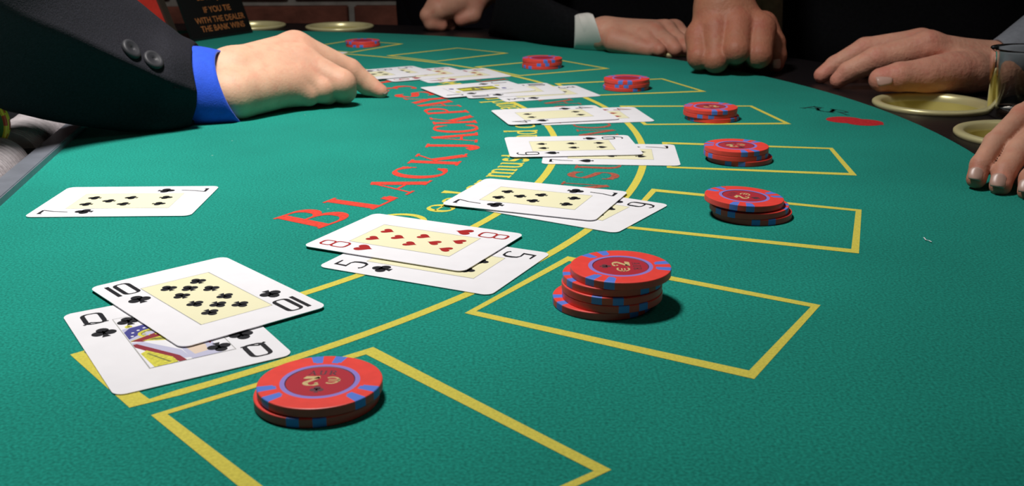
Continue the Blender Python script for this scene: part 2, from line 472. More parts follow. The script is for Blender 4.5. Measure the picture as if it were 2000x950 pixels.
PIPS = {'10': [(XA, 24), (XB, 24), (XA, 36.3), (XB, 36.3), (XM, 30), (XA, 49, 1), (XB, 49, 1), (XA, 62, 1), (XB, 62, 1), (XM, 56, 1)],
        '8': [(XA, 24), (XB, 24), (XM, 34.3), (XA, 45), (XB, 45), (XM, 55, 1), (XA, 65, 1), (XB, 65, 1)],
        '7': [(XA, 24), (XB, 24), (XM, 34.3), (XA, 44.5), (XB, 44.5), (XA, 64, 1), (XB, 64, 1)],
        '6': [(XA, 24), (XB, 24), (XA, 44.5), (XB, 44.5), (XA, 64, 1), (XB, 64, 1)],
        '5': [(XA, 24), (XB, 24), (XM, 44.2), (XA, 64, 1), (XB, 64, 1)],
        '4': [(XA, 24), (XB, 24), (XA, 64, 1), (XB, 64, 1)],
        '3': [(XM, 24), (XM, 44.2), (XM, 64, 1)],
        '9': [(XA, 24), (XB, 24), (XA, 37), (XB, 37), (XM, 44.2), (XA, 51, 1), (XB, 51, 1), (XA, 64, 1), (XB, 64, 1)]}
CW, CH, CT = 0.063, 0.088, 0.0003
CARD_MATS = ['ink', 'ink_red', 'panel', 'hair', 'c_blue', 'c_yellow', 'c_red', 'c_lav', 'c_skin', 'c_olive', 'card']

def card_mesh():
    out = rr(-CW / 2, -CH / 2, CW / 2, CH / 2, 0.0042, 6)[:-1]
    n = len(out)
    v = [(x, y, 0) for x, y in out] + [(x, y, CT) for x, y in out]
    f = [list(range(n))[::-1], list(range(n, 2 * n))] + [[i, (i + 1) % n, n + (i + 1) % n, n + i] for i in range(n)]
    return v, f

def card_print(rank, suit, small=False):
    fl = Flat()
    red = 1 if suit in ('heart', 'diamond') else 0
    def L(flip):
        def fn(x, y, z):
            if flip:
                x, y = 63 - x, 88 - y
            return ((x - 31.5) / 1000, (44 - y) / 1000, CT + z)
        return fn
    court = rank in ('Q', 'J')
    pn = [(15.8, 16.2), (46.9, 16.2), (46.9, 71.8), (15.8, 71.8)]
    if not court:
        fl.poly(pn, 2, 3e-5, L(0))
    fl.ribbon(pn + [pn[0]], 0.28, 3, 5e-5, L(0))
    for flip in (0, 1):
        fn = L(flip)
        wfun = lambda d: 0.85 + 1.0 * abs(d.y) ** 2
        for st in IDX[rank]:
            fl.ribbon([(x + 4.9, y + 4.8) for x, y in st], wfun if rank not in ('8', '7') else (lambda d: 0.85 + 0.4 * abs(d.x)), red, 6e-5, fn)
        for p in SUIT[suit](9.6):
            fl.poly([(x + 9.8, 28.3 - y) for x, y in p], red, 6e-5, fn)
    if not court:
        for p in PIPS[rank]:
            fp = -1 if len(p) > 2 else 1
            for q in SUIT[suit](7.4):
                fl.poly([(x * fp + p[0], p[1] - y * fp) for x, y in q], red, 6e-5, L(0))
    else:
        for flip in (0, 1):
            fn = L(flip)
            for q in SUIT[suit](9.0):
                fl.poly([(x + 20.6, 21.4 - y) for x, y in q], 0, 6e-5, fn)
            sh = [(9, [(27, 17), (40, 17), (42, 24), (38, 30), (30, 30), (26, 24)]),        # crown and hair
                  (5, [(28, 17.5), (39, 17.5), (37, 21), (30, 21)]),
                  (8, [(30.5, 21), (36.5, 21), (37, 27), (33.5, 30), (30.2, 27)]),          # face
                  (5, el(19.2, 27.6, 1.4, 1.6, 0, 330, 11)),                                 # flower
                  (9, el(19.2, 27.6, .6, .7, 0, 300, 5)),
                  (7, [(16.2, 29.5), (20, 28.5), (24, 30), (24, 40), (16.2, 43)]),           # sleeve
                  (4, [(16.2, 33), (19, 29.5), (26, 28), (30, 31), (27, 36), (22, 37), (16.2, 41)]),
                  (5, [(28, 28), (30, 27.5), (31.5, 31), (30, 34), (29, 33), (30, 31)]),
                  (5, el(25.5, 38.2, 5.4, 4.3, 0, 345, 23)),                                 # brooch
                  (9, el(25.5, 38.2, 4.2, 3.2, 0, 345, 23)),
                  (7, el(24.2, 38.6, 2.6, 2.2, 0, 330, 11)),
                  (6, [(31, 30), (40, 30), (46.4, 36), (46.4, 44), (34, 44), (29.5, 44), (33, 37)]),
                  (0, [(37, 32), (46.4, 38), (46.4, 40.5), (36, 35)]),
                  (5, [(16.2, 43), (22, 40.5), (27, 43.6), (27, 44.2), (16.2, 44.2)]),
                  (4, [(40, 24), (46.4, 22), (46.4, 34), (41, 30)]),
                  (5, [(41, 17), (46.4, 17), (46.4, 21), (42, 22)])]
            for i, (mm, p) in enumerate(sh):
                fl.poly(p, mm, 3.2e-5 + i * 2e-6, fn)
            for x, y in ((19, 35), (21.4, 33.4), (24, 32), (18, 38.4), (26, 30.6)):
                fl.poly(el(x, y, .65, .6, 0, 300, 5), 10, 6.6e-5, fn)
            for a in range(0, 360, 40):
                c, s = math.cos(math.radians(a)), math.sin(math.radians(a))
                fl.ribbon([(25.5 + 2.6 * c, 38.2 + 2 * s), (25.5 + 4.0 * c, 38.2 + 3.1 * s)], .45, 5, 6.6e-5, fn)
        # the lower left half of the sheet as it shows
        fn = L(0)
        for i, (mm, p) in enumerate([(10, [(16.1, 44), (46.6, 44), (46.6, 71.5), (16.1, 71.5)]),
                                     (6, [(16.1, 43.5), (22, 41), (33, 36.5), (40, 38), (40, 44), (27, 45), (20, 46)]),
                                     (5, [(20, 45), (30, 43), (42, 50), (43, 57), (38, 56), (30, 50)]),
                                     (9, [(22, 45), (25, 44.5), (40, 53), (39.6, 54)]),
                                     (7, [(16.1, 45), (20, 46), (30, 61), (31, 70), (27, 69), (16.1, 49.5)]),
                                     (6, [(16.1, 47), (17.5, 47), (28, 66), (29, 71.5), (26.4, 71.5), (16.1, 50)]),
                                     (5, [(16.4, 57), (19, 55), (25.5, 66), (26, 71.5), (17.5, 71.5)]),
                                     (9, [(18.2, 58), (19, 58), (24, 70), (23.2, 70)]),
                                     (7, [(30, 55), (36, 55), (42, 60), (42, 71.5), (31, 71.5)]),
                                     (8, [(31.5, 57), (36, 56), (39, 61), (38, 67), (33, 68)]),
                                     (6, [(38, 54.5), (42, 52.5), (43.4, 57), (40.8, 61)])]):
            fl.poly(p, mm, 7.2e-5 + i * 3e-6, fn)
        for q in SUIT[suit](9.0):
            fl.poly([(42.4 - x, 66.6 + y) for x, y in q], 0, 1.1e-4, fn)
        if rank == 'J':
            for i, (mm, p) in enumerate([(10, [(16.1, 16.5), (46.6, 16.5), (46.6, 71.5), (16.1, 71.5)]),
                                         (9, [(22, 26), (40, 26), (42, 44), (40, 62), (22, 62), (20, 44)]),
                                         (5, [(27, 27), (35, 27), (36, 61), (28, 61)]),
                                         (9, [(24, 36), (38, 40), (38, 43), (24, 39)]), (4, [(24, 50), (38, 46), (38, 43), (24, 47)]),
                                         (5, el(22, 21, 3, 2.6, 0, 330, 11)), (5, el(40, 67, 3, 2.6, 0, 330, 11)),
                                         (4, el(39, 21.5, 2.8, 2.4, 0, 330, 11)), (4, el(23.5, 66.5, 2.8, 2.4, 0, 330, 11))]):
                fl.poly(p, mm, 1.3e-4 + i * 3e-6, fn)
    return fl

CARD_V, CARD_F = card_mesh()
def make_card(rank, suit, corners, z, label, name='playing_card', group=None):
    """corners: pixel of [index corner, end of short side, far corner, end of long side], None where covered"""
    src, dst = [], []
    loc = [(-CW / 2, CH / 2), (CW / 2, CH / 2), (CW / 2, -CH / 2), (-CW / 2, -CH / 2)]
    for p, l in zip(corners, loc):
        if p is not None:
            g = G(p[0], p[1], z + CT)
            src.append(complex(*l))
            dst.append(complex(g.x, g.y))
    ms, md = sum(src) / len(src), sum(dst) / len(dst)
    r = sum((d - md) * (s - ms).conjugate() for s, d in zip(src, dst))
    r /= abs(r)
    t = md - r * ms
    return place_card(rank, suit, t.real, t.imag, math.atan2(r.imag, r.real), z, label, name, group)

def place_card(rank, suit, x, y, rot, z, label, name='playing_card', group=None):
    o = mesh_obj(name, CARD_V, CARD_F, [M['card']])
    o.location = (x, y, T + z)
    o.rotation_euler = (0, 0, rot)
    tag(o, label, 'card', group)
    p = card_print(rank, suit).obj('printed_face', [M[k] for k in CARD_MATS])
    p.parent = o
    return o

# ------------------------------------------------------------------ chips
CR, CTK = 0.0205, 0.0032
def chip_mesh(seg=120, mats=('chip_red', 'chip_blue', 'chip_ring', 'chip_inlay', 'chip_edge')):
    # profile (radius, z)
    b = 0.00035
    prof = [(0.0, -0.00015), (0.545 * CR, -0.00015), (0.562 * CR, 0.0), (0.62 * CR, 0.0), (0.64 * CR, 0.0), (0.70 * CR, 0.0), (0.74 * CR, 0.0), (CR - b, 0.0), (CR - b * 0.3, -b * 0.3), (CR, -b)]
    top = [(r, CTK + z) for r, z in prof]
    bot = [(r, -z) for r, z in reversed(prof[:])]
    P = top + bot
    v, f, fm = [], [], []
    for r, z in P:
        for i in range(seg):
            a = 2 * math.pi * i / seg
            v.append((r * math.cos(a), r * math.sin(a), z))
    K = len(P)
    def spot(i, ring):
        d = (360.0 * (i + .5) / seg + 60) % 120 - 60      # pairs every 120 degrees
        d = abs(d)
        if ring == 0:
            return 6.2 < d < 15
        return 4.5 < d < 17
    for k in range(K - 1):
        kk = min(k, K - 2 - k)
        for i in range(seg):
            j = (i + 1) % seg
            f.append([k * seg + i, (k + 1) * seg + i, (k + 1) * seg + j, k * seg + j])
            m = 0
            if kk == 0:
                m = 3
            elif kk == 1:
                m = 4
            elif kk in (2, 3):
                m = 2
            elif kk == 4:
                m = 0
            elif kk == 5:
                m = 1 if spot(i, 0) else 0
            else:
                m = 1 if spot(i, 1) else 0
            fm.append(m)
    me = bpy.data.meshes.new('casino_chip')
    me.from_pydata(v, [], f)
    for k in mats:
        me.materials.append(M[k])
    me.polygons.foreach_set('material_index', fm)
    me.polygons.foreach_set('use_smooth', [False] * len(f))
    me.update()
    return me
CHIP = chip_mesh()
CHIP_FAR = chip_mesh(60)

def inlay_print():
    fl = Flat()
    zz = CTK - 0.00013
    R = 0.5 * CR
    def at(cx, cy, rot, s=1.0):
        c, n = math.cos(rot), math.sin(rot)
        return lambda x, y, z: (cx + (x * c - y * n) * s, cy + (x * n + y * c) * s, zz)
    # gold figure, upside down as it lies
    h = 0.62 * R
    up = at(-0.26 * R, 0.32 * R, math.pi)
    draw_letter(fl, '2', h, up, 0, 0.30, 0.07, wx=1.5)
    fl.poly(el(-0.25 * h, 0.74 * h, 0.1 * h, 0.1 * h, 0, 330, 11), 0, 0, up)
    eu = at(0.36 * R, 0.30 * R, math.pi, 1.35)
    fl.ribbon(el(0, 0.27 * h, 0.28 * h, 0.28 * h, 50, 310, 20), 0.085 * h, 0, 0, eu)
    for y in (0.2, 0.34):
        fl.ribbon([(-0.34 * h, y * h), (0.12 * h, y * h)], 0.06 * h, 0, 0, eu)
    for ch, x in (('A', -0.38), ('U', 0.0), ('R', 0.36)):
        draw_letter(fl, ch, 0.30 * R, at(x * R * 0.9, 0.50 * R, 0), 1, 0.2, 0.09)
    for p in club(0.46 * R):
        fl.poly(p, 1, 0, at(0, -0.60 * R, 0))
    return fl

STACK_NAMES = {}
def chip_stack(px, n, offs, rots, place, inlay_rot=0.0, tilt=None, far=False, group=None):
    c = G(px[0], px[1], n * CTK)
    if tilt:
        c = G(px[0], px[1], n * CTK + 0.0009)
    ordn = ['top', 'second', 'third', 'fourth', 'bottom']
    for k in range(n):                         # k = 0 is the top chip
        o = bpy.data.objects.new('casino_chip', CHIP_FAR if far else CHIP)
        COL.objects.link(o)
        z = T + (n - 1 - k) * CTK + 0.0001
        o.location = (c.x + offs[k][0], c.y + offs[k][1], z)
        o.rotation_euler = (0, 0, math.radians(rots[k]))
        if tilt and k == 0:
            o.rotation_euler = (Matrix.Rotation(math.radians(tilt), 3, 'Y') @ Matrix.Rotation(math.radians(rots[k]), 3, 'Z')).to_euler()
            o.location.z += 0.0009
        w = ordn[k] if k < n - 1 else 'bottom'
        word = {2: 'two', 3: 'three', 5: 'five'}[n]
        tag(o, '%s chip of the red %s-chip stack %s' % (w, word, place), 'chip', group)
        if k == 0 and not far:
            p = inlay_print().obj('printed_inlay', [M['gold'], M['grey_print']])
            p.parent = o
            p.rotation_euler = (0, 0, math.radians(inlay_rot - rots[k]))

# ------------------------------------------------------------------ distance-field modelling for hands and clothes
def smin(a, b, k):
    if k <= 0:
        return np.minimum(a, b)
    h = np.maximum(k - np.abs(a - b), 0) / k
    return np.minimum(a, b) - h * h * k * 0.25

def rcone(P, a, b, r1, r2):
    a, b = np.array(a), np.array(b)
    ba = b - a
    l2 = float(ba @ ba)
    if l2 < 1e-12:
        return np.linalg.norm(P - a, axis=-1) - max(r1, r2)
    q = r1 - r2
    a2 = l2 - q * q
    if a2 <= 1e-12:
        c, r = (a, r1) if r1 > r2 else (b, r2)
        return np.linalg.norm(P - c, axis=-1) - r
    il2 = 1.0 / l2
    pa = P - a
    y = pa @ ba
    z = y - l2
    w = pa * l2 - y[..., None] * ba
    x2 = (w * w).sum(-1)
    y2 = y * y * l2
    z2 = z * z * l2
    k = math.copysign(1, q) * q * q * x2
    res = (np.sqrt(x2 * a2 * il2) + y * q) * il2 - r1
    m1 = np.sign(z) * a2 * z2 > k
    m2 = np.sign(y) * a2 * y2 < k
    res = np.where(m2, np.sqrt(x2 + y2) * il2 - r1, res)
    res = np.where(m1, np.sqrt(x2 + z2) * il2 - r2, res)
    return res

def nets(Fv, o, h):
    s = Fv < 0
    nx, ny, nz = Fv.shape
    cnt = np.zeros((nx - 1, ny - 1, nz - 1), np.int8)
    for i in (0, 1):
        for j in (0, 1):
            for k in (0, 1):
                cnt += s[i:nx - 1 + i, j:ny - 1 + j, k:nz - 1 + k]
    mask = (cnt > 0) & (cnt < 8)
    cells = np.argwhere(mask)
    idx = np.full(mask.shape, -1, np.int64)
    idx[mask] = np.arange(len(cells))
    acc = np.zeros((len(cells), 3))
    c = np.zeros(len(cells))
    cor = [(i, j, k) for i in (0, 1) for j in (0, 1) for k in (0, 1)]
    for p in cor:
        for ax in range(3):
            if p[ax] == 0:
                q = list(p); q[ax] = 1
                f0 = Fv[cells[:, 0] + p[0], cells[:, 1] + p[1], cells[:, 2] + p[2]]
                f1 = Fv[cells[:, 0] + q[0], cells[:, 1] + q[1], cells[:, 2] + q[2]]
                cr = (f0 < 0) != (f1 < 0)
                t = np.where(cr, f0 / np.where(cr, f0 - f1, 1), 0)
                pt = np.array(p, float)[None] + t[:, None] * (np.array(q) - np.array(p))[None]
                acc += pt * cr[:, None]
                c += cr
    V_ = o + h * (cells + acc / c[:, None])
    quads = []
    for ax in range(3):
        b1, b2 = (ax + 1) % 3, (ax + 2) % 3
        sl0 = [slice(None)] * 3; sl1 = [slice(None)] * 3
        sl0[ax] = slice(0, -1); sl1[ax] = slice(1, None)
        ch = s[tuple(sl0)] != s[tuple(sl1)]
        e = np.argwhere(ch)
        ok = (e[:, b1] > 0) & (e[:, b2] > 0) & (e[:, b1] < Fv.shape[b1] - 1) & (e[:, b2] < Fv.shape[b2] - 1)
        e = e[ok]
        def cell(d1, d2):
            q = e.copy(); q[:, b1] += d1; q[:, b2] += d2
            return idx[q[:, 0], q[:, 1], q[:, 2]]
        Q = np.stack([cell(-1, -1), cell(0, -1), cell(0, 0), cell(-1, 0)], 1)
        inside = s[e[:, 0], e[:, 1], e[:, 2]]
        Q[~inside] = Q[~inside][:, ::-1]
        quads.append(Q)
    return V_, np.concatenate(quads)

def field(groups, h, pad=0.012, noise=None):
    """groups: list of (prims, inner_k, outer_k); prim = (a, b, r1, r2)"""
    pts = np.array([p for g in groups for pr in g[0] for p in (pr[0], pr[1])], float)
    rm = max(max(pr[2], pr[3]) for g in groups for pr in g[0])
    lo = pts.min(0) - rm - pad
    hi = pts.max(0) + rm + pad
    n = np.ceil((hi - lo) / h).astype(int) + 1
    ax = [lo[i] + h * np.arange(n[i]) for i in range(3)]
    tot = np.full(n, 1.0)
    for prims, ki, ko in groups:
        D = np.full(n, 1.0)
        for a, b, r1, r2 in prims:
            a, b = np.array(a), np.array(b)
            m = max(r1, r2) + pad + 0.012
            l = np.minimum(a, b) - m
            u = np.maximum(a, b) + m
            i0 = np.maximum(np.floor((l - lo) / h).astype(int), 0)
            i1 = np.minimum(np.ceil((u - lo) / h).astype(int) + 1, n)
            sl = tuple(slice(i0[i], i1[i]) for i in range(3))
            P = np.stack(np.meshgrid(*[ax[i][sl[i]] for i in range(3)], indexing='ij'), -1)
            D[sl] = smin(D[sl], rcone(P, a, b, r1, r2), ki)
        tot = smin(tot, D, ko)
    if noise is not None:
        P = np.stack(np.meshgrid(*ax, indexing='ij'), -1)
        tot = tot + noise(P)
    return nets(tot, lo, h)

def sdf_obj(name, groups, h, mat, parent=None, noise=None, flush=None, pad=0.012):
    v, q = field(groups, h, pad, noise)
    me = bpy.data.meshes.new(name)
    me.vertices.add(len(v))
    me.vertices.foreach_set('co', v.astype(np.float32).ravel())
    me.loops.add(len(q) * 4)
    me.loops.foreach_set('vertex_index', q.astype(np.int32).ravel())
    me.polygons.add(len(q))
    me.polygons.foreach_set('loop_start', np.arange(0, len(q) * 4, 4, dtype=np.int32))
    me.polygons.foreach_set('use_smooth', np.ones(len(q), bool))
    me.update(calc_edges=True)
    me.validate()
    me.materials.append(mat)
    if flush is not None:
        at = me.attributes.new('flush', 'FLOAT', 'POINT')
        w = np.zeros(len(v))
        for p, r, a in flush:
            w = np.maximum(w, a * np.exp(-((v - np.array(p)) ** 2).sum(1) / (r * r)))
        at.data.foreach_set('value', w.astype(np.float32))
    o = bpy.data.objects.new(name, me)
    COL.objects.link(o)
    if parent is not None:
        put(o, parent)
    return o

def chain(*pts):
    """pts: (u, v, y, r) -> prims"""
    P = [(tuple(V(u, v, y)), r) for u, v, y, r in pts]
    return [(P[i][0], P[i + 1][0], P[i][1], P[i + 1][1]) for i in range(len(P) - 1)]

def hand(name, palm, fingers, mat, parent, h=0.0013, kp=0.007, kf=0.0012, extra=()):
    pal = [pr for c in palm for pr in chain(*c)]
    gs = [(pal, kp, 0)]
    fl = []
    first = True
    flush = []
    D = []
    for c in fingers:
        D.append((chain(*c), 0.0022, kf))
        u, v, y, r = c[-1]
        flush.append((tuple(V(u, v, y)), r * 2.0, 0.8))
        u, v, y, r = c[0]
        flush.append((tuple(V(u, v, y - 0.006)), r * 1.2, 0.55))
        if len(c) > 2:
            u, v, y, r = c[1]
            flush.append((tuple(V(u, v, y - 0.004)), r * 1.2, 0.5))
    # fingers first (crisp clefts between them), then the palm blends in
    gs = [D[0]] + D[1:] + [(pal, kp, kp)]
    gs += [(chain(*c), 0.002, 0.004) for c in extra]
    return sdf_obj(name, gs, h, mat, parent, flush=flush)

def nail(parent, u, v, y, axis_px, size, up=(0, -0.5, 0.85), name='fingernail'):
    """a curved nail plate; axis_px: pixel direction from root to tip"""
    c = V(u, v, y)
    t = (V(u + axis_px[0], v + axis_px[1], y + (axis_px[2] if len(axis_px) > 2 else 0)) - c).normalized()
    n = Vector(up)
    n = (n - t * n.dot(t)).normalized()
    b = t.cross(n)
    w, l = size
    vs, fs = [], []
    N = 8
    for i in range(N + 1):
        for j in range(N + 1):
            s, q = i / N * 2 - 1, j / N * 2 - 1
            k = (1 - 0.22 * abs(q) ** 3) * (1 - 0.12 * abs(s) ** 4)
            x, yv = s * w / 2 * (1 - 0.25 * abs(q) ** 4), q * l / 2 * (1 - 0.15 * s * s)
            vs.append(c + b * x + t * yv + n * (0.0006 - (s * s) * w * 0.22 - max(0, q) ** 2 * l * 0.06))
    for i in range(N):
        for j in range(N):
            a = i * (N + 1) + j
            fs.append([a, a + 1, a + N + 2, a + N + 1])
    o = mesh_obj(name, vs, fs, [M['nail']], smooth=True, parent=parent)
    sm = o.modifiers.new('thick', 'SOLIDIFY'); sm.thickness = 0.0006; sm.offset = -1
    return o

def spline_ring(pts, sub=5, sharp=()):
    n = len(pts)
    out = []
    for i in range(n):
        p0, p1, p2, p3 = pts[(i - 1) % n], pts[i], pts[(i + 1) % n], pts[(i + 2) % n]
        t1 = (p2 - p0) * 0.5 if i not in sharp else (p2 - p1) * 0.6
        t2 = (p3 - p1) * 0.5 if (i + 1) % n not in sharp else (p2 - p1) * 0.6
        for k in range(sub):
            t = k / sub
            a = 2 * t ** 3 - 3 * t * t + 1
            b = t ** 3 - 2 * t * t + t
            c = -2 * t ** 3 + 3 * t * t
            d = t ** 3 - t * t
            out.append(p1 * a + t1 * b + p2 * c + t2 * d)
    return out

def loft(name, rings, mat, parent, cap0=True, cap1=True, lip=0.0, sub_len=6, wob=0.0, seed=1):
    """rings: lists of points of equal length, interpolated along the length"""
    R = []
    n = len(rings)
    for i in range(n - 1):
        p0, p1, p2, p3 = rings[max(i - 1, 0)], rings[i], rings[i + 1], rings[min(i + 2, n - 1)]
        for k in range(sub_len):
            t = k / sub_len
            row = []
            for a, b, c, d in zip(p0, p1, p2, p3):
                row.append(0.5 * ((2 * b) + (c - a) * t + (2 * a - 5 * b + 4 * c - d) * t * t + (3 * b - a - 3 * c + d) * t ** 3))
            R.append(row)
    R.append(list(rings[-1]))
    m = len(R[0])
    if wob:
        g = random.Random(seed)
        ph = [g.uniform(0, 6.28) for _ in range(6)]
        for i, row in enumerate(R):
            c = sum(row, Vector()) / m
            for j in range(m):
                d = row[j] - c
                e = wob * (math.sin(i * 0.9 + j * 0.35 + ph[0]) * 0.5 + math.sin(i * 0.45 - j * 0.6 + ph[1]) * 0.5) * (1 if 0 < i < len(R) - 2 else 0.3)
                row[j] = row[j] + d.normalized() * e
    if lip:
        last = R[-1]
        c = sum(last, Vector()) / m
        prev = R[-3]
        cp = sum(prev, Vector()) / m
        ax = (c - cp).normalized()
        R.append([p + (c - p) * (lip / max((c - p).length, 1e-6)) * 0.5 + ax * lip * 0.3 for p in last])
        R.append([p + (c - p) * (lip / max((c - p).length, 1e-6)) for p in last])
        R.append([p + (c - p) * (lip * 1.15 / max((c - p).length, 1e-6)) - ax * 0.02 for p in last])
        cap1 = False
    v = [p for row in R for p in row]
    f = []
    for i in range(len(R) - 1):
        for j in range(m):
            f.append([i * m + j, i * m + (j + 1) % m, (i + 1) * m + (j + 1) % m, (i + 1) * m + j])
    if cap0:
        f.append(list(range(m))[::-1])
    if cap1:
        f.append([(len(R) - 1) * m + j for j in range(m)])
    o = mesh_obj(name, v, f, [mat], smooth=True, parent=parent)
    bm = bmesh.new(); bm.from_mesh(o.data)
    bmesh.ops.recalc_face_normals(bm, faces=bm.faces)
    bm.to_mesh(o.data); bm.free()
    return o

def tube_ring(Tp, Bp, yT, yB, depth, axis=None, n=28):
    """an elliptical ring seen from top pixel Tp to bottom pixel Bp; depth = half size away from the camera"""
    a, b = V(*Tp, yT), V(*Bp, yB)
    m = (a + b) / 2
    e1 = (a - b) / 2
    e2 = Vector((0, 1, 0))
    e2 = (e2 - e1 * (e2.dot(e1) / e1.length_squared)).normalized() * depth
    return [m + e1 * math.cos(2 * math.pi * i / n) + e2 * math.sin(2 * math.pi * i / n) for i in range(n)]

def lathe(name, prof, seg, mats, fm=None, parent=None, loc=(0, 0, 0), smooth=True):
    v, f, mm = [], [], []
    for r, z in prof:
        for i in range(seg):
            a = 2 * math.pi * i / seg
            v.append((loc[0] + r * math.cos(a), loc[1] + r * math.sin(a), loc[2] + z))
    for k in range(len(prof) - 1):
        for i in range(seg):
            j = (i + 1) % seg
            f.append([k * seg + i, (k + 1) * seg + i, (k + 1) * seg + j, k * seg + j])
            mm.append(fm[k] if fm else 0)
    return mesh_obj(name, v, f, mats, mm, smooth=smooth, parent=parent)

def box(name, c, sx, sy, sz, mat, parent=None, rot=None, bev=0.0):
    v = []
    R = rot or Matrix.Identity(3)
    for x in (-1, 1):
        for y in (-1, 1):
            for z in (-1, 1):
                v.append(Vector(c) + R @ Vector((x * sx / 2, y * sy / 2, z * sz / 2)))
    f = [[0, 1, 3, 2], [4, 6, 7, 5], [0, 4, 5, 1], [2, 3, 7, 6], [0, 2, 6, 4], [1, 5, 7, 3]]
    o = mesh_obj(name, v, f, [mat], parent=parent)
    if bev:
        bm = bmesh.new(); bm.from_mesh(o.data)
        bmesh.ops.bevel(bm, geom=list(bm.edges), offset=bev, segments=2, affect='EDGES')
        bm.to_mesh(o.data); bm.free()
    return o

# ------------------------------------------------------------------ the room
tag(mesh_obj('floor', [(-4, -2.5, 0), (4, -2.5, 0), (4, 4, 0), (-4, 4, 0)], [[0, 1, 2, 3]], [M['floor']]), kind='structure')
WY = 2.05
wall = mesh_obj('wall_back', [(-2.6, WY, 0), (2.6, WY, 0), (2.6, WY, 2.4), (-2.6, WY, 2.4), (-2.6, WY + .12, 0), (2.6, WY + .12, 0), (2.6, WY + .12, 2.4), (-2.6, WY + .12, 2.4)],
                [[0, 1, 2, 3], [4, 7, 6, 5], [0, 3, 7, 4], [1, 5, 6, 2], [3, 2, 6, 7]], [M['mortar']])
tag(wall, kind='structure')
BL, BH, BJ = 0.212, 0.065, 0.0125
jx = V(688, 20, WY).x                       # the upright joint seen between two bricks
jz = V(600, 2.5, WY).z                        # the bed joint at the top of the frame
def brick_mesh(seed):
    g = random.Random(seed)
    bm = bmesh.new()
    bmesh.ops.create_cube(bm, size=1.0)
    for vv in bm.verts:
        vv.co = Vector((vv.co.x * BL, vv.co.y * 0.03, vv.co.z * BH))
    bmesh.ops.bevel(bm, geom=list(bm.edges), offset=0.003, segments=1, affect='EDGES')
    for vv in bm.verts:
        vv.co += Vector((g.uniform(-1, 1), g.uniform(-1, 1), g.uniform(-1, 1))) * 0.0008
    me = bpy.data.meshes.new('brick'); bm.to_mesh(me); bm.free()
    me.materials.append(M['brick'])
    return me
BM = [brick_mesh(i) for i in range(4)]
rest = []
for row in range(-13, 21):
    z = jz - .008 - BH / 2 + row * (BH + .016)
    if z < 0.05 or z > 2.33:
        continue
    off = 0 if row % 2 == 0 else (BL + BJ) / 2
    for k in range(-14, 15):
        x = jx + BJ / 2 + BL / 2 + k * (BL + BJ) + off
        if abs(x) > 2.45:
            continue
        if -6 <= row <= 4:
            o = bpy.data.objects.new('brick', BM[(k * 7 + row * 3) % 4])
            COL.objects.link(o)
            o.location = (x, WY - 0.004 + rnd.uniform(-.0015, .0015), z)
            o.rotation_euler = (0, math.pi * ((k + row) % 2), 0)
            o.parent = wall
        else:
            rest.append((x, z))
v, f = [], []
for x, z in rest:
    n = len(v)
    for a in (-1, 1):
        for b in (-1, 1):
            v += [(x + a * BL / 2, WY - 0.017, z + b * BH / 2), (x + a * BL / 2, WY + 0.004, z + b * BH / 2)]
    f += [[n + 0, n + 4, n + 6, n + 2], [n + 0, n + 2, n + 3, n + 1], [n + 4, n + 5, n + 7, n + 6], [n + 2, n + 6, n + 7, n + 3], [n + 0, n + 1, n + 5, n + 4]]
tag(mesh_obj('bricks', v, f, [M['brick']], parent=wall), kind='stuff')

# ------------------------------------------------------------------ the table
RF = 0.727
table = empty('blackjack_table', (CX, CY, 0))
tag(table, 'half-round blackjack table with green felt, yellow betting boxes and black padded rail', 'table')
ax = Vector((math.cos(AX), math.sin(AX), 0)); tx = Vector((-math.sin(AX), math.cos(AX), 0))
C0 = Vector((CX, CY, 0))
A_TRAY, A_BACK, T_TRAY = 0.108, -0.125, 0.255
def AT(a, t, z=0.0):
    return C0 + ax * a + tx * t + Vector((0, 0, T + z))
def RX(a):
    """extra radius: the table runs out a little straighter at the near end"""
    t = max(0.0, min(1.0, (-22 - math.degrees(a)) / 30))
    return 0.030 * t * t * (3 - 2 * t)
def arc_pts(R, a_min, n=96):
    # points of the circle in front of the dealer's straight edge
    h = math.acos(max(-1, min(1, a_min / R)))
    L = [-h + 2 * h * i / n for i in range(n + 1)]
    return [AT((R + RX(b + AX)) * math.cos(b), (R + RX(b + AX)) * math.sin(b)) for b in L]
out = arc_pts(RF, A_BACK)
poly = [(p.x, p.y) for p in out]
for a, t in ((A_BACK, T_TRAY), (A_TRAY, T_TRAY), (A_TRAY, -T_TRAY), (A_BACK, -T_TRAY)):
    p = AT(a, t); poly.append((p.x, p.y))
n = len(poly)
o = mesh_obj('felt_top', [(x, y, T) for x, y in poly] + [(x, y, T - .03) for x, y in poly],
             [list(range(n)), list(range(n, 2 * n))[::-1]] + [[i, n + i, n + (i + 1) % n, (i + 1) % n] for i in range(n)], [M['felt']], parent=table)
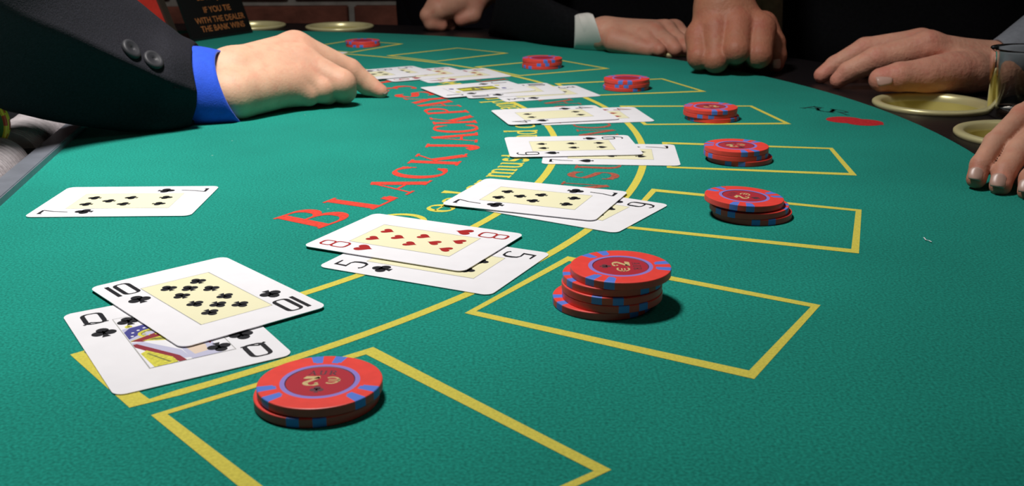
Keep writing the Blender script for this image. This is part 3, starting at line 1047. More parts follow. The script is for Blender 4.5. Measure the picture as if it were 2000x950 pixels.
# padded rail: swept profile (radius, z)
prof = [(RF + .0005, -.03), (RF + .0005, -.004), (RF + .003, -.0012), (RF + .010, -.0015), (RF + .108, -.0025), (RF + .120, -.002), (RF + .136, -.004), (RF + .152, -.012), (RF + .163, -.026), (RF + .166, -.045), (RF + .160, -.07), (RF + .02, -.07)]
N = 160
v, f = [], []
for i in range(N + 1):
    a = AX + math.radians(-100 + 200 * i / N)
    for r, z in prof:
        v.append((CX + (r + RX(a)) * math.cos(a), CY + (r + RX(a)) * math.sin(a), T + z))
K = len(prof)
for i in range(N):
    for k in range(K):
        f.append([i * K + k, i * K + (k + 1) % K, (i + 1) * K + (k + 1) % K, (i + 1) * K + k])
f.append(list(range(K))); f.append([N * K + k for k in range(K)][::-1])
rail = mesh_obj('padded_rail', v, f, [M['rail']])
bm = bmesh.new(); bm.from_mesh(rail.data); bmesh.ops.recalc_face_normals(bm, faces=bm.faces); bm.to_mesh(rail.data); bm.free()
CUPS = [(0.6, 0.786), (9.9, 0.780), (39.5, 0.775), (48.7, 0.780), (76.8, 0.788), (86.2, 0.788)]
CRAD = 0.0475
cv, cf = [], []
for d, R in CUPS:
    p = PA(d, R)
    n0 = len(cv)
    for z in (-.2, .05):
        for i in range(40):
            a = 2 * math.pi * i / 40
            cv.append((p.x + (CRAD - .004) * math.cos(a), p.y + (CRAD - .004) * math.sin(a), T + z))
    cf.append([n0 + i for i in range(40)][::-1]); cf.append([n0 + 40 + i for i in range(40)])
    for i in range(40):
        j = (i + 1) % 40
        cf.append([n0 + i, n0 + j, n0 + 40 + j, n0 + 40 + i])
cut = mesh_obj('cutter', cv, cf)
md = rail.modifiers.new('holes', 'BOOLEAN'); md.operation = 'DIFFERENCE'; md.object = cut; md.solver = 'EXACT'
dg = bpy.context.evaluated_depsgraph_get()
newme = bpy.data.meshes.new_from_object(rail.evaluated_get(dg))
rail.modifiers.clear(); rail.data = newme
bpy.data.objects.remove(cut)
put(rail, table)
tag(rail, 'black padded leather rail round the felt')
for d, R in CUPS:
    p = PA(d, R)
    cup = lathe('cup_holder', [(CRAD - .003, -.004), (CRAD, -.0005), (CRAD, .0012), (CRAD - .001, .0022), (CRAD - .003, .0027), (CRAD - .006, .0022), (CRAD - .0075, .0008), (CRAD - .0085, -.004), (CRAD - .010, -.030), (CRAD - .014, -.040), (CRAD - .022, -.044), (0.0, -.045)],
                64, [M['brass'], M['brass_in']], [0, 0, 0, 0, 0, 0, 0, 1, 1, 1, 1], table, (p.x, p.y, T))
    tag(cup, 'brass cup holder sunk in the rail')
# apron and pedestal
ap = arc_pts(RF + .05, A_BACK, 48)
n = len(ap)
v = [(p.x, p.y, T - .07) for p in ap] + [(p.x, p.y, T - .20) for p in ap]
tag(mesh_obj('apron', v, [[i, n + i, n + (i + 1) % n, (i + 1) % n] for i in range(n)] + [list(range(n, 2 * n))[::-1]], [M['wood']], parent=table), None)
for a, t in ((0.28, -0.34), (0.28, 0.34), (0.0, 0.0)):
    p = AT(a, t)
    lathe('leg', [(0, -T + .001), (.10, -T + .001), (.10, -T + .03), (.045, -T + .06), (.04, -.2), (0, -.2)], 24, [M['wood']], None, table, (p.x, p.y, T))
p0 = AT(0.28, 0)
box('underframe', (p0.x, p0.y, T - .215), .9, .9, .03, M['wood'], table, Matrix.Rotation(AX, 3, 'Z'))

# printed layout on the felt ---------------------------------------------------------
ZP = 0.00012
def arcfn(deg0, Rb, z0=ZP):
    """text along the arc: x along the line of writing, tops towards the dealer"""
    a0 = math.radians(deg0)
    def fn(x, y, z):
        a = a0 + x / Rb
        r = Rb - y
        return (CX + r * math.cos(a), CY + r * math.sin(a), T + z0 + z)
    return fn
def wline(chars, R0, slope, h, thick, thin, mat, name, wx=1.0):
    for ch, d in chars:
        fl = Flat()
        k = 1.35 if ch == 'D' and mat == M['yellow'] else 1.0       # the one capital of the yellow line
        draw_letter(fl, ch, h * k, arcfn(d, R0 + slope * d + h / 2 + (k - 1) * h * .3), 0, thick / k, thin, wx=wx)
        fl.obj(name, [mat], table)
wline(list(zip('BLACKJACKPAYS3TO2', (-31.7, -25.7, -20.0, -14.7, -9.0, -3.3, 1.2, 6.2, 11.2, 17.2, 21.6, 25.6, 29.9, 35.6, 41.4, 45.6, 52))),
      0.3795, 0.00027, 0.0315, 0.24, 0.06, M['red_print'], 'red_letter', 1.22)
wline(list(zip('Dealermuststandon17andmustdrawto16',
               (-29.2, -25.0, -22.6, -20.5, -18.6, -16.8, -13.3, -10.4, -8.4, -6.8, -4.2, -2.8, -1.0, 1.2, 3.5, 6.6, 8.8, 12.0, 13.6, 16.6, 18.6, 20.6, 23.8, 26.8, 29.0, 30.6, 33.8, 36.0, 37.8, 40.4, 43.6, 45.2, 48.2, 49.8))),
      0.4270, 0.00038, 0.0215, 0.18, 0.06, M['yellow'], 'yellow_letter', 1.3)
wline(list(zip('INSURANCEPAYS2TO1', (-19.6, -16.4, -12.6, -9.2, -5.2, -1.2, 2.8, 6.2, 9.4, 14.8, 18.0, 21.0, 24.0, 29.0, 34.0, 37.2, 42.5))),
      0.4830, 0.00012, 0.0270, 0.18, 0.055, M['faded_red'], 'insurance_letter', 1.2)
fl = Flat()
# the insurance band and the boxes are laid out by hand on the cloth, each a little off the ideal circle
def circle3(P):
    A = np.c_[P, np.ones(len(P))]
    q = np.linalg.lstsq(A, -(P ** 2).sum(1), rcond=None)[0]
    c = -q[:2] / 2
    return c[0], c[1], math.sqrt(c @ c - q[2])
INNER = [(600, 577), (700, 541), (900, 452), (950, 425), (1010, 385), (1060, 346), (1085, 310), (1095, 255), (1032, 220), (1000, 202), (730, 137), (690, 134)]
OUTER = [(400, 746), (700, 665), (905, 577), (1150, 455), (1235, 373), (1253, 330), (1258, 300), (1247, 265), (1185, 215), (1090, 176), (1000, 147), (900, 127), (800, 118)]
pts = []
for seq, ends, rev in ((INNER, ((148, 688), 74.0), False), (OUTER, ((267, 783), 74.0), True)):
    x, y, r = circle3(np.array([G(*q)[:2] for q in seq]))
    g = G(*ends[0])
    a0, a1 = math.atan2(g.y - y, g.x - x), math.radians(ends[1])
    q = [(x + r * math.cos(a), y + r * math.sin(a)) for a in np.linspace(a0, a1, 90)]
    pts += q[::-1] if rev else q
pts.append(pts[0])
fl.ribbon(pts, 0.0046, 0, T + ZP + 0.00001)
fl.obj('insurance_band', [M['yellow']], table)
BOXES = [((311, 811), (722, 686), (1177, 920), None), ((919, 610.6), (1110, 506), (1593, 598.5), (1468, 733)), ((1212, 443), (1277, 372), (1677, 411.6), (1670, 491.5)),
         ((1307, 327), (1298, 279.7), (1623, 290.5), (1666, 341)), ((1260.5, 243.5), (1215, 208), (1466, 207.5), (1538, 241.6)), ((1135, 187.5), (1088, 164), (1293, 154.3), (1373, 178.5)),
         ((1015, 148), (931, 131), (1086, 116.5), (1185, 134)), ((852, 120), (760, 109), (894, 94), (988, 104)), ((686, 102.5), None, None, (783, 86))]
for b in BOXES:
    P = [Vector(G(*q)[:2]) if q else None for q in b]
    if P[3] is None:
        P[3] = P[0] + P[2] - P[1]
    if P[1] is None:
        e = (P[3] - P[0]).normalized()
        P[1] = P[0] + Vector((-e.y, e.x)) * .0765
        P[2] = P[3] + Vector((-e.y, e.x)) * .0765
    fl = Flat()
    fl.ribbon(P + [P[0]], 0.0042, 0, T + ZP)
    fl.obj('betting_box', [M['yellow']], table)
# house emblem near the rail: dark outlined letters and a red club
fl = Flat()
for i, (ch, (u, w)) in enumerate((('A', (1588, 211)), ('U', (1612, 215)), ('R', (1640, 219)))):
    g = G(u, w)
    draw_letter(fl, ch, 0.022, lambda x, y, z, g=g: (g.x + (y - .011) * 0.30 + x * 0.75, g.y - x * 0.85 + (y - .011) * .6, T + ZP), 0, 0.13, 0.10)
fl.obj('emblem_letters', [M['emblem_dark']], table)
fl = Flat()
for i, (u, w, ru, rw) in enumerate(((1650, 234.5, .0140, .0130), (1688, 239.5, .0140, .0130))):
    g = G(u, w)
    fl.poly([(g.x + a, g.y + b) for a, b in el(0, 0, ru, rw, 0, 350, 24)], 0, T + ZP + .00002 * i)
g = G(1670, 236); g2 = G(1724, 243)
fl.poly([(g.x, g.y + .004), (g.x, g.y - .004), (g2.x, g2.y - .004), (g2.x, g2.y + .003)], 0, T + ZP + .00006)
fl.obj('emblem_club', [M['emblem_red']], table)

# ------------------------------------------------------------------ chip tray beside the felt
tray = empty('chip_tray', tuple(AT(-.01, 0)))
tag(tray, 'steel-rimmed chip tray let into the table under the dealer sleeve', 'tray')
SW, SH = 0.0135, 0.0045
def bar(name, a0, a1, t0, t1, z0, z1, mat, bev=0.0006):
    c = AT((a0 + a1) / 2, (t0 + t1) / 2, (z0 + z1) / 2)
    return box(name, c, abs(a1 - a0), abs(t1 - t0), abs(z1 - z0), mat, tray, Matrix.Rotation(AX, 3, 'Z'), bev)
bar('rim', A_TRAY - SW, A_TRAY, -T_TRAY, T_TRAY, -.045, SH, M['steel'])
bar('rim', A_BACK, A_BACK + SW, -T_TRAY, T_TRAY, -.045, SH, M['steel'])
bar('rim', A_BACK + SW, A_TRAY - SW, T_TRAY - SW, T_TRAY, -.045, SH, M['steel'])
bar('rim', A_BACK + SW, A_TRAY - SW, -T_TRAY, -T_TRAY + SW, -.045, SH, M['steel'])
bar('tray_floor', A_BACK + SW, A_TRAY - SW, -T_TRAY + SW, T_TRAY - SW, -.034, -.028, M['tray'])
GR = CR + .0012
lanes = [A_TRAY - SW - GR - i * (2 * GR + .004) for i in range(4)]
for i in range(3):
    a = (lanes[i] + lanes[i + 1]) / 2
    bar('lane_divider', a - .0015, a + .0015, -T_TRAY + SW, T_TRAY - SW, -.030, -.012, M['tray'])
bar('lane_stop', lanes[0] - CR, lanes[0] + CR, -.0655, -.0450, -.030, .002, M['tray'])
def roll_chip(seg, mats, groove=True):
    P = [(0, .0002), (CR * .9, .0002), (CR - .0009, .0002), (CR, .0008), (CR, CTK - .0008), (CR - .0009, CTK - .0002), (CR * .9, CTK - .0002), (0, CTK - .0002)]
    v, f, fm = [], [], []
    for r, z in P:
        for i in range(seg):
            a = 2 * math.pi * i / seg
            v.append((r * math.cos(a), r * math.sin(a), z))
    for k in range(len(P) - 1):
        for i in range(seg):
            j = (i + 1) % seg
            f.append([k * seg + i, (k + 1) * seg + i, (k + 1) * seg + j, k * seg + j])
            rim = 1 <= k <= 5
            m = 0
            if rim and len(mats) > 1:
                m = 1 if (i // 2) % 3 else 2
            fm.append(m)
    me = bpy.data.meshes.new('roll_chip')
    me.from_pydata(v, [], f)
    for k in mats:
        me.materials.append(M[k])
    me.polygons.foreach_set('material_index', fm)
    me.update()
    return me
RC = roll_chip(36, ('chip_grey',))
RG = roll_chip(36, ('chip_green', 'chip_yellow', 'chip_orange'))
def lay_roll(me, lane, t0, count, label, group, zc=-.022, jit=0.0013):
    for i in range(count):
        o = bpy.data.objects.new('casino_chip', me)
        COL.objects.link(o)
        p = AT(lane, t0 + i * CTK, zc)
        R = Matrix.Rotation(AX, 4, 'Z') @ Matrix.Rotation(-math.pi / 2, 4, 'X')
        o.matrix_basis = Matrix.Translation(p + Vector((0, 0, rnd.uniform(0, jit)))) @ R @ Matrix.Rotation(rnd.uniform(0, 6), 4, 'Z')
        tag(o, label % ORD[i], 'chip', group)
ORD = ('first second third fourth fifth sixth seventh eighth ninth tenth eleventh twelfth thirteenth fourteenth fifteenth sixteenth seventeenth '
       'eighteenth nineteenth twentieth').split() + ['twenty-' + w for w in 'first second third fourth fifth sixth seventh eighth ninth'.split()] + ['thirtieth', 'thirty-first']
ZR = -.0065
lay_roll(RC, lanes[0], -.044, 28, 'pale grey chip on edge, %s from the near end of the roll under the sleeve', 'grey chips in the long tray roll', ZR)
lay_roll(RC, lanes[0], -.165, 31, 'pale grey chip on edge, %s from the near end of the nearer tray roll', 'grey chips in the short tray roll', ZR)
lay_roll(RG, .0605, -.0645, 3, 'green chip with yellow and red edge standing in the tray, %s from the camera', 'green chips in the tray', .0228, 0.0003)

# ------------------------------------------------------------------ cards
Z0 = 0.00025
Z1 = 0.0011
make_card('7', 'club', [(52.1, 422.5), (141.9, 368), (423.4, 363.7), (363.8, 420.5)], Z0, 'seven of clubs lying alone on the dealer side beside the tray')
make_card('Q', 'club', [(120.4, 614.4), (424.1, 562.2), (570, 689.5), (228.9, 773.3)], Z0, 'queen of clubs half covered by the ten of clubs')
make_card('10', 'club', [(169.7, 560.8), (437.5, 506.1), (640, 597.3), (360.8, 675.2)], Z1, 'ten of clubs lying on top of the queen')
make_card('5', 'club', [(620.3, 519.4), (758.4, 448.7), (1080.8, 496.3), (961.8, 578.3)], Z0, 'five of clubs under the eight of hearts')
make_card('8', 'heart', [(593.4, 477.2), (727.5, 420.5), (1031.5, 457.2), (900.1, 528.7)], Z1, 'eight of hearts lying on top of the five')
make_card('6', 'club', [None, None, (1306.5, 400.1), (1204.9, 455.1)], Z0, 'six of clubs almost hidden under the seven of clubs')
make_card('7', 'club', [(857.2, 396.4), (950.5, 351.2), (1227.7, 375), (1163.9, 429.2)], Z1, 'seven of clubs covering a six in front of a leaning chip stack')
make_card('7', 'spade', [(1064.8, 318.3), None, (1307.2, 283.6), (1333.7, 324)], Z0, 'seven of spades under the six of spades')
make_card('6', 'spade', [(998.1, 304.8), (986.2, 269.4), (1222.5, 265), (1258.5, 301)], Z1, 'six of spades lying on top of the seven of spades')
make_card('4', 'diamond', [(1068, 243), None, (1230, 209.5), (1280, 237.5)], Z0, 'red four of diamonds under the four of spades')
make_card('4', 'spade', [(992, 242), (958, 217), (1163, 205), None], Z1, 'black four of spades on top of the red four')
make_card('3', 'club', [(996, 197.5), None, (1119, 168), (1173, 186.8)], Z0, 'undermost card of the three-card hand with the picture card')
make_card('10', 'club', [(921, 191), None, (1062, 162.5), None], Z0 + .0005, 'middle card of the three-card hand with the picture card')
make_card('J', 'spade', [(868, 189), (823, 172), (988, 157.5), None], Z0 + .0010, 'picture card in yellow and black on top of a three-card hand')
d7 = make_card('4', 'heart', [(840, 162), None, (946, 133), (1000, 149)], Z0, 'outermost card of the four-card fan beyond the picture card')
r7 = d7.rotation_euler.z
def by_corner(rank, suit, px, z, label, dr=0.0):
    g = G(px[0], px[1], z)
    c = Matrix.Rotation(r7 + dr, 3, 'Z') @ Vector((CW / 2, -CH / 2 * -1 * -1, 0))   # far outer corner
    c = Matrix.Rotation(r7 + dr, 3, 'Z') @ Vector((CW / 2, -CH / 2, 0))
    return place_card(rank, suit, g.x - c.x, g.y - c.y, r7 + dr, z, label)
by_corner('6', 'heart', (876, 131), Z0 + .0005, 'third card from the pointing finger in the four-card fan', .03)
by_corner('5', 'spade', (805, 129), Z0 + .0010, 'second card from the pointing finger in the four-card fan', .07)
by_corner('8', 'spade', (766, 133), Z0 + .0015, 'card nearest the pointing fingertip in the four-card fan', .03)
d9 = math.radians(-48.1 + 14.45 * 8)
g = G(682, 103)
rot9 = d9 + math.pi / 2
c = Matrix.Rotation(rot9, 3, 'Z') @ Vector((-CW / 2, -CH / 2, 0))
place_card('9', 'spade', g.x - c.x, g.y - c.y, rot9, Z0, 'card mostly hidden behind the dealer hand near the farthest chips')

# ------------------------------------------------------------------ chip stacks
chip_stack((625, 745), 2, [(0, 0), (-.0011, -.0006)], [90, 150], 'beside the queen of clubs, nearest the camera', 0)
chip_stack((1212, 520), 5, [(0, 0), (-.0030, .0010), (-.0034, 0), (-.0032, -.0002), (-.0070, .0004)], [0, 75, 20, 50, 75], 'beside the five of clubs', -90)
chip_stack((1453, 383), 3, [(0, 0), (.0030, 0), (.0048, 0)], [15, 100, 35], 'leaning left beside the covered six', 60, tilt=2.6)
chip_stack((1438, 284), 3, [(0, 0), (0, 0), (.0026, 0)], [45, 75, 10], 'beside the seven of spades', 20)
chip_stack((1388, 208), 3, [(0, 0), (-.0002, .0003), (.0015, 0)], [160, 130, 80], 'beside the red four', 200)
chip_stack((1224, 152.5), 3, [(0, 0), (.0004, 0), (-.0006, 0)], [140, 10, 60], 'beside the three-card hand', far=True)
chip_stack((1059, 113), 3, [(0, 0), (.0003, 0), (-.0002, 0)], [170, 30, 100], 'beyond the four-card fan', far=True)
chip_stack((708, 79), 2, [(0, 0), (.0005, 0)], [100, 20], 'farthest away, above the pointing hand', far=True)

# ------------------------------------------------------------------ the signs at the far dealer end
sg = empty('table_sign', tuple(G(436, 71)))
tag(sg, 'black leaning sign with orange words about a tie with the dealer', 'sign')
pr, pl = G(494, 64), G(378, 82)
wd = (pr - pl); W = wd.length; wd.normalize()
nn = Vector((wd.y, -wd.x, 0))
lean = math.radians(20)
upv = Vector((0, 0, 1)) * math.cos(lean) - nn * math.sin(lean)
fn_ = nn * math.cos(lean) + Vector((0, 0, 1)) * math.sin(lean)
SHT = 0.11
v = []
for d in (0, -0.004):
    for x, y in ((0, 0), (W, 0), (W, SHT), (0, SHT)):
        v.append(pl + wd * x + upv * y + fn_ * d + Vector((0, 0, .0015)))
mesh_obj('sign_board', v, [[0, 1, 2, 3], [7, 6, 5, 4], [0, 4, 5, 1], [1, 5, 6, 2], [2, 6, 7, 3], [3, 7, 4, 0]], [M['sign_black']], parent=sg)
bk = pl - nn * 0.05
mesh_obj('sign_foot', [pl + Vector((0, 0, .0005)), pr + Vector((0, 0, .0005)), pr - nn * .06 + Vector((0, 0, .0005)), pl - nn * .06 + Vector((0, 0, .0005)),
                       pl + Vector((0, 0, .003)), pr + Vector((0, 0, .003)), pr - nn * .06 + Vector((0, 0, .003)), pl - nn * .06 + Vector((0, 0, .003))],
         [[0, 3, 2, 1], [4, 5, 6, 7], [0, 1, 5, 4], [1, 2, 6, 5], [2, 3, 7, 6], [3, 0, 4, 7]], [M['sign_black']], parent=sg)
def flat_text(s, size, org, ex, ey, en, mat, name, parent):
    cu = bpy.data.curves.new(name, 'FONT')
    cu.body = s
    cu.size = size
    cu.align_x = 'CENTER'
    cu.offset = size * 0.012
    o = bpy.data.objects.new(name, cu)
    COL.objects.link(o)
    dg = bpy.context.evaluated_depsgraph_get()
    me = bpy.data.meshes.new_from_object(o.evaluated_get(dg))
    bpy.data.objects.remove(o)
    me.name = name
    me.transform(Matrix(((ex.x, ey.x, en.x, org.x), (ex.y, ey.y, en.y, org.y), (ex.z, ey.z, en.z, org.z), (0, 0, 0, 1))))
    me.materials.clear()
    me.materials.append(mat)
    r = bpy.data.objects.new(name, me)
    COL.objects.link(r)
    put(r, parent)
    return r
for s, y in (('THE BANK WINS', .0085), ('WITH THE DEALER', .0195), ('IF YOU TIE', .0325), ('BLACK JACK', .049)):
    flat_text(s, .0108, pl + wd * (W * .54) + upv * y + fn_ * .0004 + Vector((0, 0, .0015)), wd, upv, fn_, M['sign_text'], 'sign_text', sg)
rs = empty('red_sign', tuple(G(300, 92)))
tag(rs, 'red panel in a dark frame standing behind the dealer sleeve', 'sign')
a0, a1 = G(352, 87), G(282, 102)
wd2 = (a0 - a1); W2 = wd2.length; wd2.normalize()
n2 = Vector((wd2.y, -wd2.x, 0))
up2 = Vector((0, 0, 1)) * math.cos(lean) - n2 * math.sin(lean)
f2 = n2 * math.cos(lean) + Vector((0, 0, 1)) * math.sin(lean)
def slab(name, x0, x1, y0, y1, d0, d1, mat):
    v = []
    for d in (d1, d0):
        for x, y in ((x0, y0), (x1, y0), (x1, y1), (x0, y1)):
            v.append(a1 + wd2 * x + up2 * y + f2 * d + Vector((0, 0, .001)))
    return mesh_obj(name, v, [[0, 1, 2, 3], [7, 6, 5, 4], [0, 4, 5, 1], [1, 5, 6, 2], [2, 6, 7, 3], [3, 7, 4, 0]], [mat], parent=rs)
slab('red_panel', .004, W2 - .012, .004, .11, -.003, 0, M['sign_red'])
slab('frame', W2 - .012, W2, 0, .114, -.005, .003, M['sign_frame'])
slab('frame', 0, .004, 0, .114, -.005, .003, M['sign_frame'])
slab('frame', .004, W2 - .012, 0, .004, -.005, .003, M['sign_frame'])

lint = Flat()
lint.ribbon([Vector(G(*q)[:2]) for q in ((1804, 466), (1808, 471), (1814, 472), (1819, 475))], .0006, 0, T + .0006)
tag(lint.obj('lint_thread', [M['card']]), 'tiny white lint thread on bare felt at the right', 'lint')

# ------------------------------------------------------------------ tumbler on the rail
gp = V(1938, 200, .80)
gx, gy = gp.x + .031, .812
gl = lathe('glass_tumbler', [(0, .0005), (.024, .0005), (.0262, .003), (.0295, .052), (.0298, .0535), (.0292, .0545), (.0284, .0538), (.0278, .052), (.0245, .009), (.022, .007), (0, .007)], 48, [M['glass']], None, None, (gx, gy, T - .0026))
tag(gl, 'clear glass tumbler on the rail beside the brass cups', 'glass')

# ------------------------------------------------------------------ people
def person(label, foot):
    p = empty('person', (foot[0], foot[1], 0))
    tag(p, label, 'person')
    return p
def w3(x, y, z):
    return (x, y, T + z)
def torso(name, x, y, face, mat, parent, top=.50, bottom=-.90, r=.135, wide=.07, mat2=None, arm=None, h=.012):
    """a clothed trunk; face = direction it looks at"""
    fv = Vector((face[0], face[1], 0)).normalized()
    sv = Vector((fv.y, -fv.x, 0))
    c = Vector((x, y, T))
    def P(s, f_, z):
        q = c + sv * s + fv * f_
        return (q.x, q.y, T + z)
    pr = [(P(-wide, 0, .02), P(-wide * 1.35, -.02, top - .10), r * .92, r * .9), (P(wide, 0, .02), P(wide * 1.35, -.02, top - .10), r * .92, r * .9),
          (P(0, .01, .0), P(0, 0, top - .1), r, r * .95), (P(-.17, -.02, top - .06), P(.17, -.02, top - .06), .07, .07), (P(0, -.02, top - .05), P(0, -.02, top + .06), .075, .06)]
    fold = lambda p: .004 * np.sin(p[..., 2] * 55 + p[..., 0] * 23) * np.sin(p[..., 0] * 37 + p[..., 1] * 29)
    gs = [(pr, .05, 0)]
    if arm:
        gs.append(([(arm[i][:3], arm[i + 1][:3], arm[i][3], arm[i + 1][3]) for i in range(len(arm) - 1)], .01, .03))
    j = sdf_obj(name, gs, h, mat, parent, noise=fold)
    legs = [(P(-.09, -.01, .0), P(-.10, -.02, -.42), .10, .075), (P(-.10, -.02, -.42), P(-.10, -.03, -.84), .075, .055), (P(-.10, 0, -.865), P(-.10, .13, -.872), .034, .027),
            (P(.09, -.01, .0), P(.10, -.02, -.42), .10, .075), (P(.10, -.02, -.42), P(.10, -.03, -.84), .075, .055), (P(.10, 0, -.865), P(.10, .13, -.872), .034, .027)]
    sdf_obj('trousers', [(legs, .02, 0)], .012, mat2 or mat, parent)
    return j

# --- dealer -------------------------------------------------------------------------
dealer = person('dealer in a charcoal suit and blue shirt cuff pointing at the cards', (-.66, .74))
hand('hand',
     [[(400, 158, .815, .018), (456, 147, .834, .0215), (572, 99, .888, .0152)], [(456, 154, .836, .0190), (590, 124, .872, .0146)],
      [(400, 180, .80, .017), (460, 182, .813, .0178), (588, 150, .860, .0140)], [(460, 188, .811, .0170), (566, 172, .848, .0140)],
      [(500, 150, .842, .018), (570, 130, .866, .017)], [(500, 170, .832, .018), (576, 155, .858, .0160)]],
     [[(578, 97, .888, .0148), (682, 139, .905, .0108), (718, 166, .908, .0088), (744, 179, .9055, .0062)],
      [(590, 128, .868, .0148), (666, 164, .862, .0122), (672, 178, .868, .0100), (648, 182, .880, .0085)],
      [(586, 152, .858, .0140), (628, 174, .856, .0112), (640, 184, .864, .0084), (622, 187, .872, .0074)],
      [(568, 172, .848, .0128), (602, 184, .850, .0094), (600, 189, .862, .0072)],
      [(490, 160, .86, .015), (600, 152, .905, .0115), (655, 165, .912, .0090)]],
     M['skin_a'], dealer, kp=.007, kf=.0008, extra=[[(500, 112, .84, .003), (570, 84, .880, .003)]])
nail(dealer, 748, 174, .9035, (18, 14), (.0085, .010), (0.35, -.35, .85))
cuff_r = [tube_ring((345, 98), (340, 240), .818, .790, .029), tube_ring((395, 97), (398, 243), .824, .790, .030), tube_ring((442, 107), (468, 239), .834, .797, .031)]
loft('shirt_cuff', cuff_r, M['blue_shirt'], dealer, lip=.002)
def sleeve_ring(Tp, Cp, Bp, yT, yC, yB, th, full=0.0):
    a, c, b = V(*Tp, yT), V(*Cp, yC), V(*Bp, yB)
    m = (a + b) / 2
    tc = (a + c) / 2 + Vector((0, -.001, .003)) + Vector((.002, -.016, .005)) * full
    cb = (c + b) / 2 + Vector((0, .006, 0))
    k1 = b + Vector((0, th * .7, .004))
    k2 = m + Vector((0, th * 1.25, 0))
    k3 = a + Vector((0, th * .55, -.012))
    return spline_ring([a, tc, c, cb, b, k1, k2, k3], 5, sharp=(2,))
srs = [sleeve_ring((-90, -300), (-200, -110), (-330, 60), .62, .54, .56, .060), sleeve_ring((120, -110), (-10, 10), (-60, 190), .71, .635, .650, .052), sleeve_ring((215, -32), (130, 68), (60, 226), .762, .690, .700, .046),
       sleeve_ring((310, 38), (262, 128), (210, 252), .798, .730, .740, .040), sleeve_ring((350, 66), (330, 158), (318, 254), .812, .748, .756, .036, .8), sleeve_ring((380, 82), (383, 180), (371, 246), .826, .764, .774, .035, 1.0)]
sleeve = loft('jacket_sleeve', srs, M['suit'], dealer, lip=.003, wob=.0006)
from mathutils.bvhtree import BVHTree
bv = BVHTree.FromPolygons([v.co.copy() for v in sleeve.data.vertices], [tuple(p.vertices) for p in sleeve.data.polygons])
for u, w in ((254, 98), (298, 119)):
    eye = Vector((0, 0, T + H))
    c, n_, _, _ = bv.ray_cast(eye, Vector(ray(u, w)).normalized())
    if n_.dot(eye - c) < 0:
        n_ = -n_
    Rm = n_.to_track_quat('Z', 'Y').to_matrix()
    bt = lathe('button', [(0, .0022), (.0015, .0022), (.0018, .0028), (.0040, .0026), (.0048, .0031), (.0062, .0033), (.0074, .0026), (.0077, .0012), (.0070, -.001), (0, -.001)], 28, [M['button']], None, None)
    bt.data.transform(Matrix.Translation(c) @ Rm.to_4x4())
    put(bt, dealer)
torso('jacket', -.72, .62, (1, .15), M['suit'], dealer, arm=[(-.66, .50, T + .40, .075), (-.49, .48, T + .23, .066), (-.36, .56, T + .105, .048)])

# --- far player with the raised hand --------------------------------------------------
p2 = person('far player in dark jacket holding one hand at the distant rail', (.02, 1.78))
hand('hand', [[(985, -45, 1.52, .027), (925, -12, 1.485, .0235), (868, 8, 1.462, .0185)], [(925, -8, 1.485, .022), (858, 18, 1.450, .016)]],
     [[(852, 8, 1.455, .0125), (836, 30, 1.447, .0110), (842, 46, 1.446, .0095), (862, 50, 1.450, .0085)],
      [(860, 10, 1.470, .0125), (845, 34, 1.470, .0110), (860, 48, 1.470, .0090), (880, 50, 1.472, .008)],
      [(872, 8, 1.485, .0125), (862, 30, 1.490, .0105), (885, 46, 1.488, .0085)],
      [(885, 8, 1.500, .011), (880, 28, 1.505, .0095), (898, 40, 1.502, .008)],
      [(930, 5, 1.47, .014), (925, 30, 1.462, .0105), (900, 39, 1.458, .0088)]],
     M['skin_c'], p2, h=.0018)
loft('jacket_sleeve', [tube_ring((1120, -150), (1130, 0), 1.66, 1.66, .055), tube_ring((1060, -110), (1075, 20), 1.58, 1.56, .05), tube_ring((985, -82), (1005, 2), 1.53, 1.52, .034)], M['navy_cloth'], p2, lip=.004)
torso('jacket', -.02, 1.86, (-.3, -1), M['navy_cloth'], p2, r=.12, arm=[(-.08, 1.80, T + .40, .065), (.05, 1.76, T + .25, .055), (.085, 1.66, T + .12, .045)])

# --- player with white cuff -----------------------------------------------------------
p3 = person('player in black jacket and white cuff with a flat hand behind the fist', (.22, 1.62))
hand('hand', [[(1152, 66, 1.232, .0165), (1182, 68, 1.222, .0172), (1256, 78, 1.200, .0130)], [(1182, 66, 1.222, .0172), (1276, 68, 1.207, .0130)],
              [(1182, 66, 1.226, .0170), (1298, 62, 1.218, .0130)], [(1182, 66, 1.23, .016), (1316, 60, 1.232, .0120)]],
     [[(1256, 80, 1.200, .0118), (1276, 92, 1.180, .0092), (1288, 98, 1.172, .0074)],
      [(1277, 68, 1.205, .0125), (1308, 87, 1.182, .0098), (1320, 97, 1.172, .0078)],
      [(1299, 62, 1.216, .0120), (1328, 82, 1.190, .0096), (1338, 94, 1.176, .0078)],
      [(1317, 60, 1.230, .0112), (1348, 80, 1.208, .0088), (1356, 92, 1.190, .0072)],
      [(1200, 80, 1.20, .0135), (1240, 90, 1.188, .0105), (1268, 97, 1.178, .0085)]],
     M['skin_c'], p3, h=.0016)
loft('shirt_cuff', [tube_ring((1120, 40), (1122, 87), 1.255, 1.226, .022), tube_ring((1146, 42), (1154, 88), 1.243, 1.214, .027), tube_ring((1161, 45), (1177, 89), 1.238, 1.205, .0265)], M['white_shirt'], p3, lip=.0015)
loft('jacket_sleeve', [tube_ring((985, -75), (955, 60), 1.43, 1.375, .045), tube_ring((1050, 8), (1050, 76), 1.32, 1.275, .038), tube_ring((1132, 37), (1134, 87), 1.258, 1.226, .0235)], M['black_cloth'], p3, lip=.003, wob=.0008)
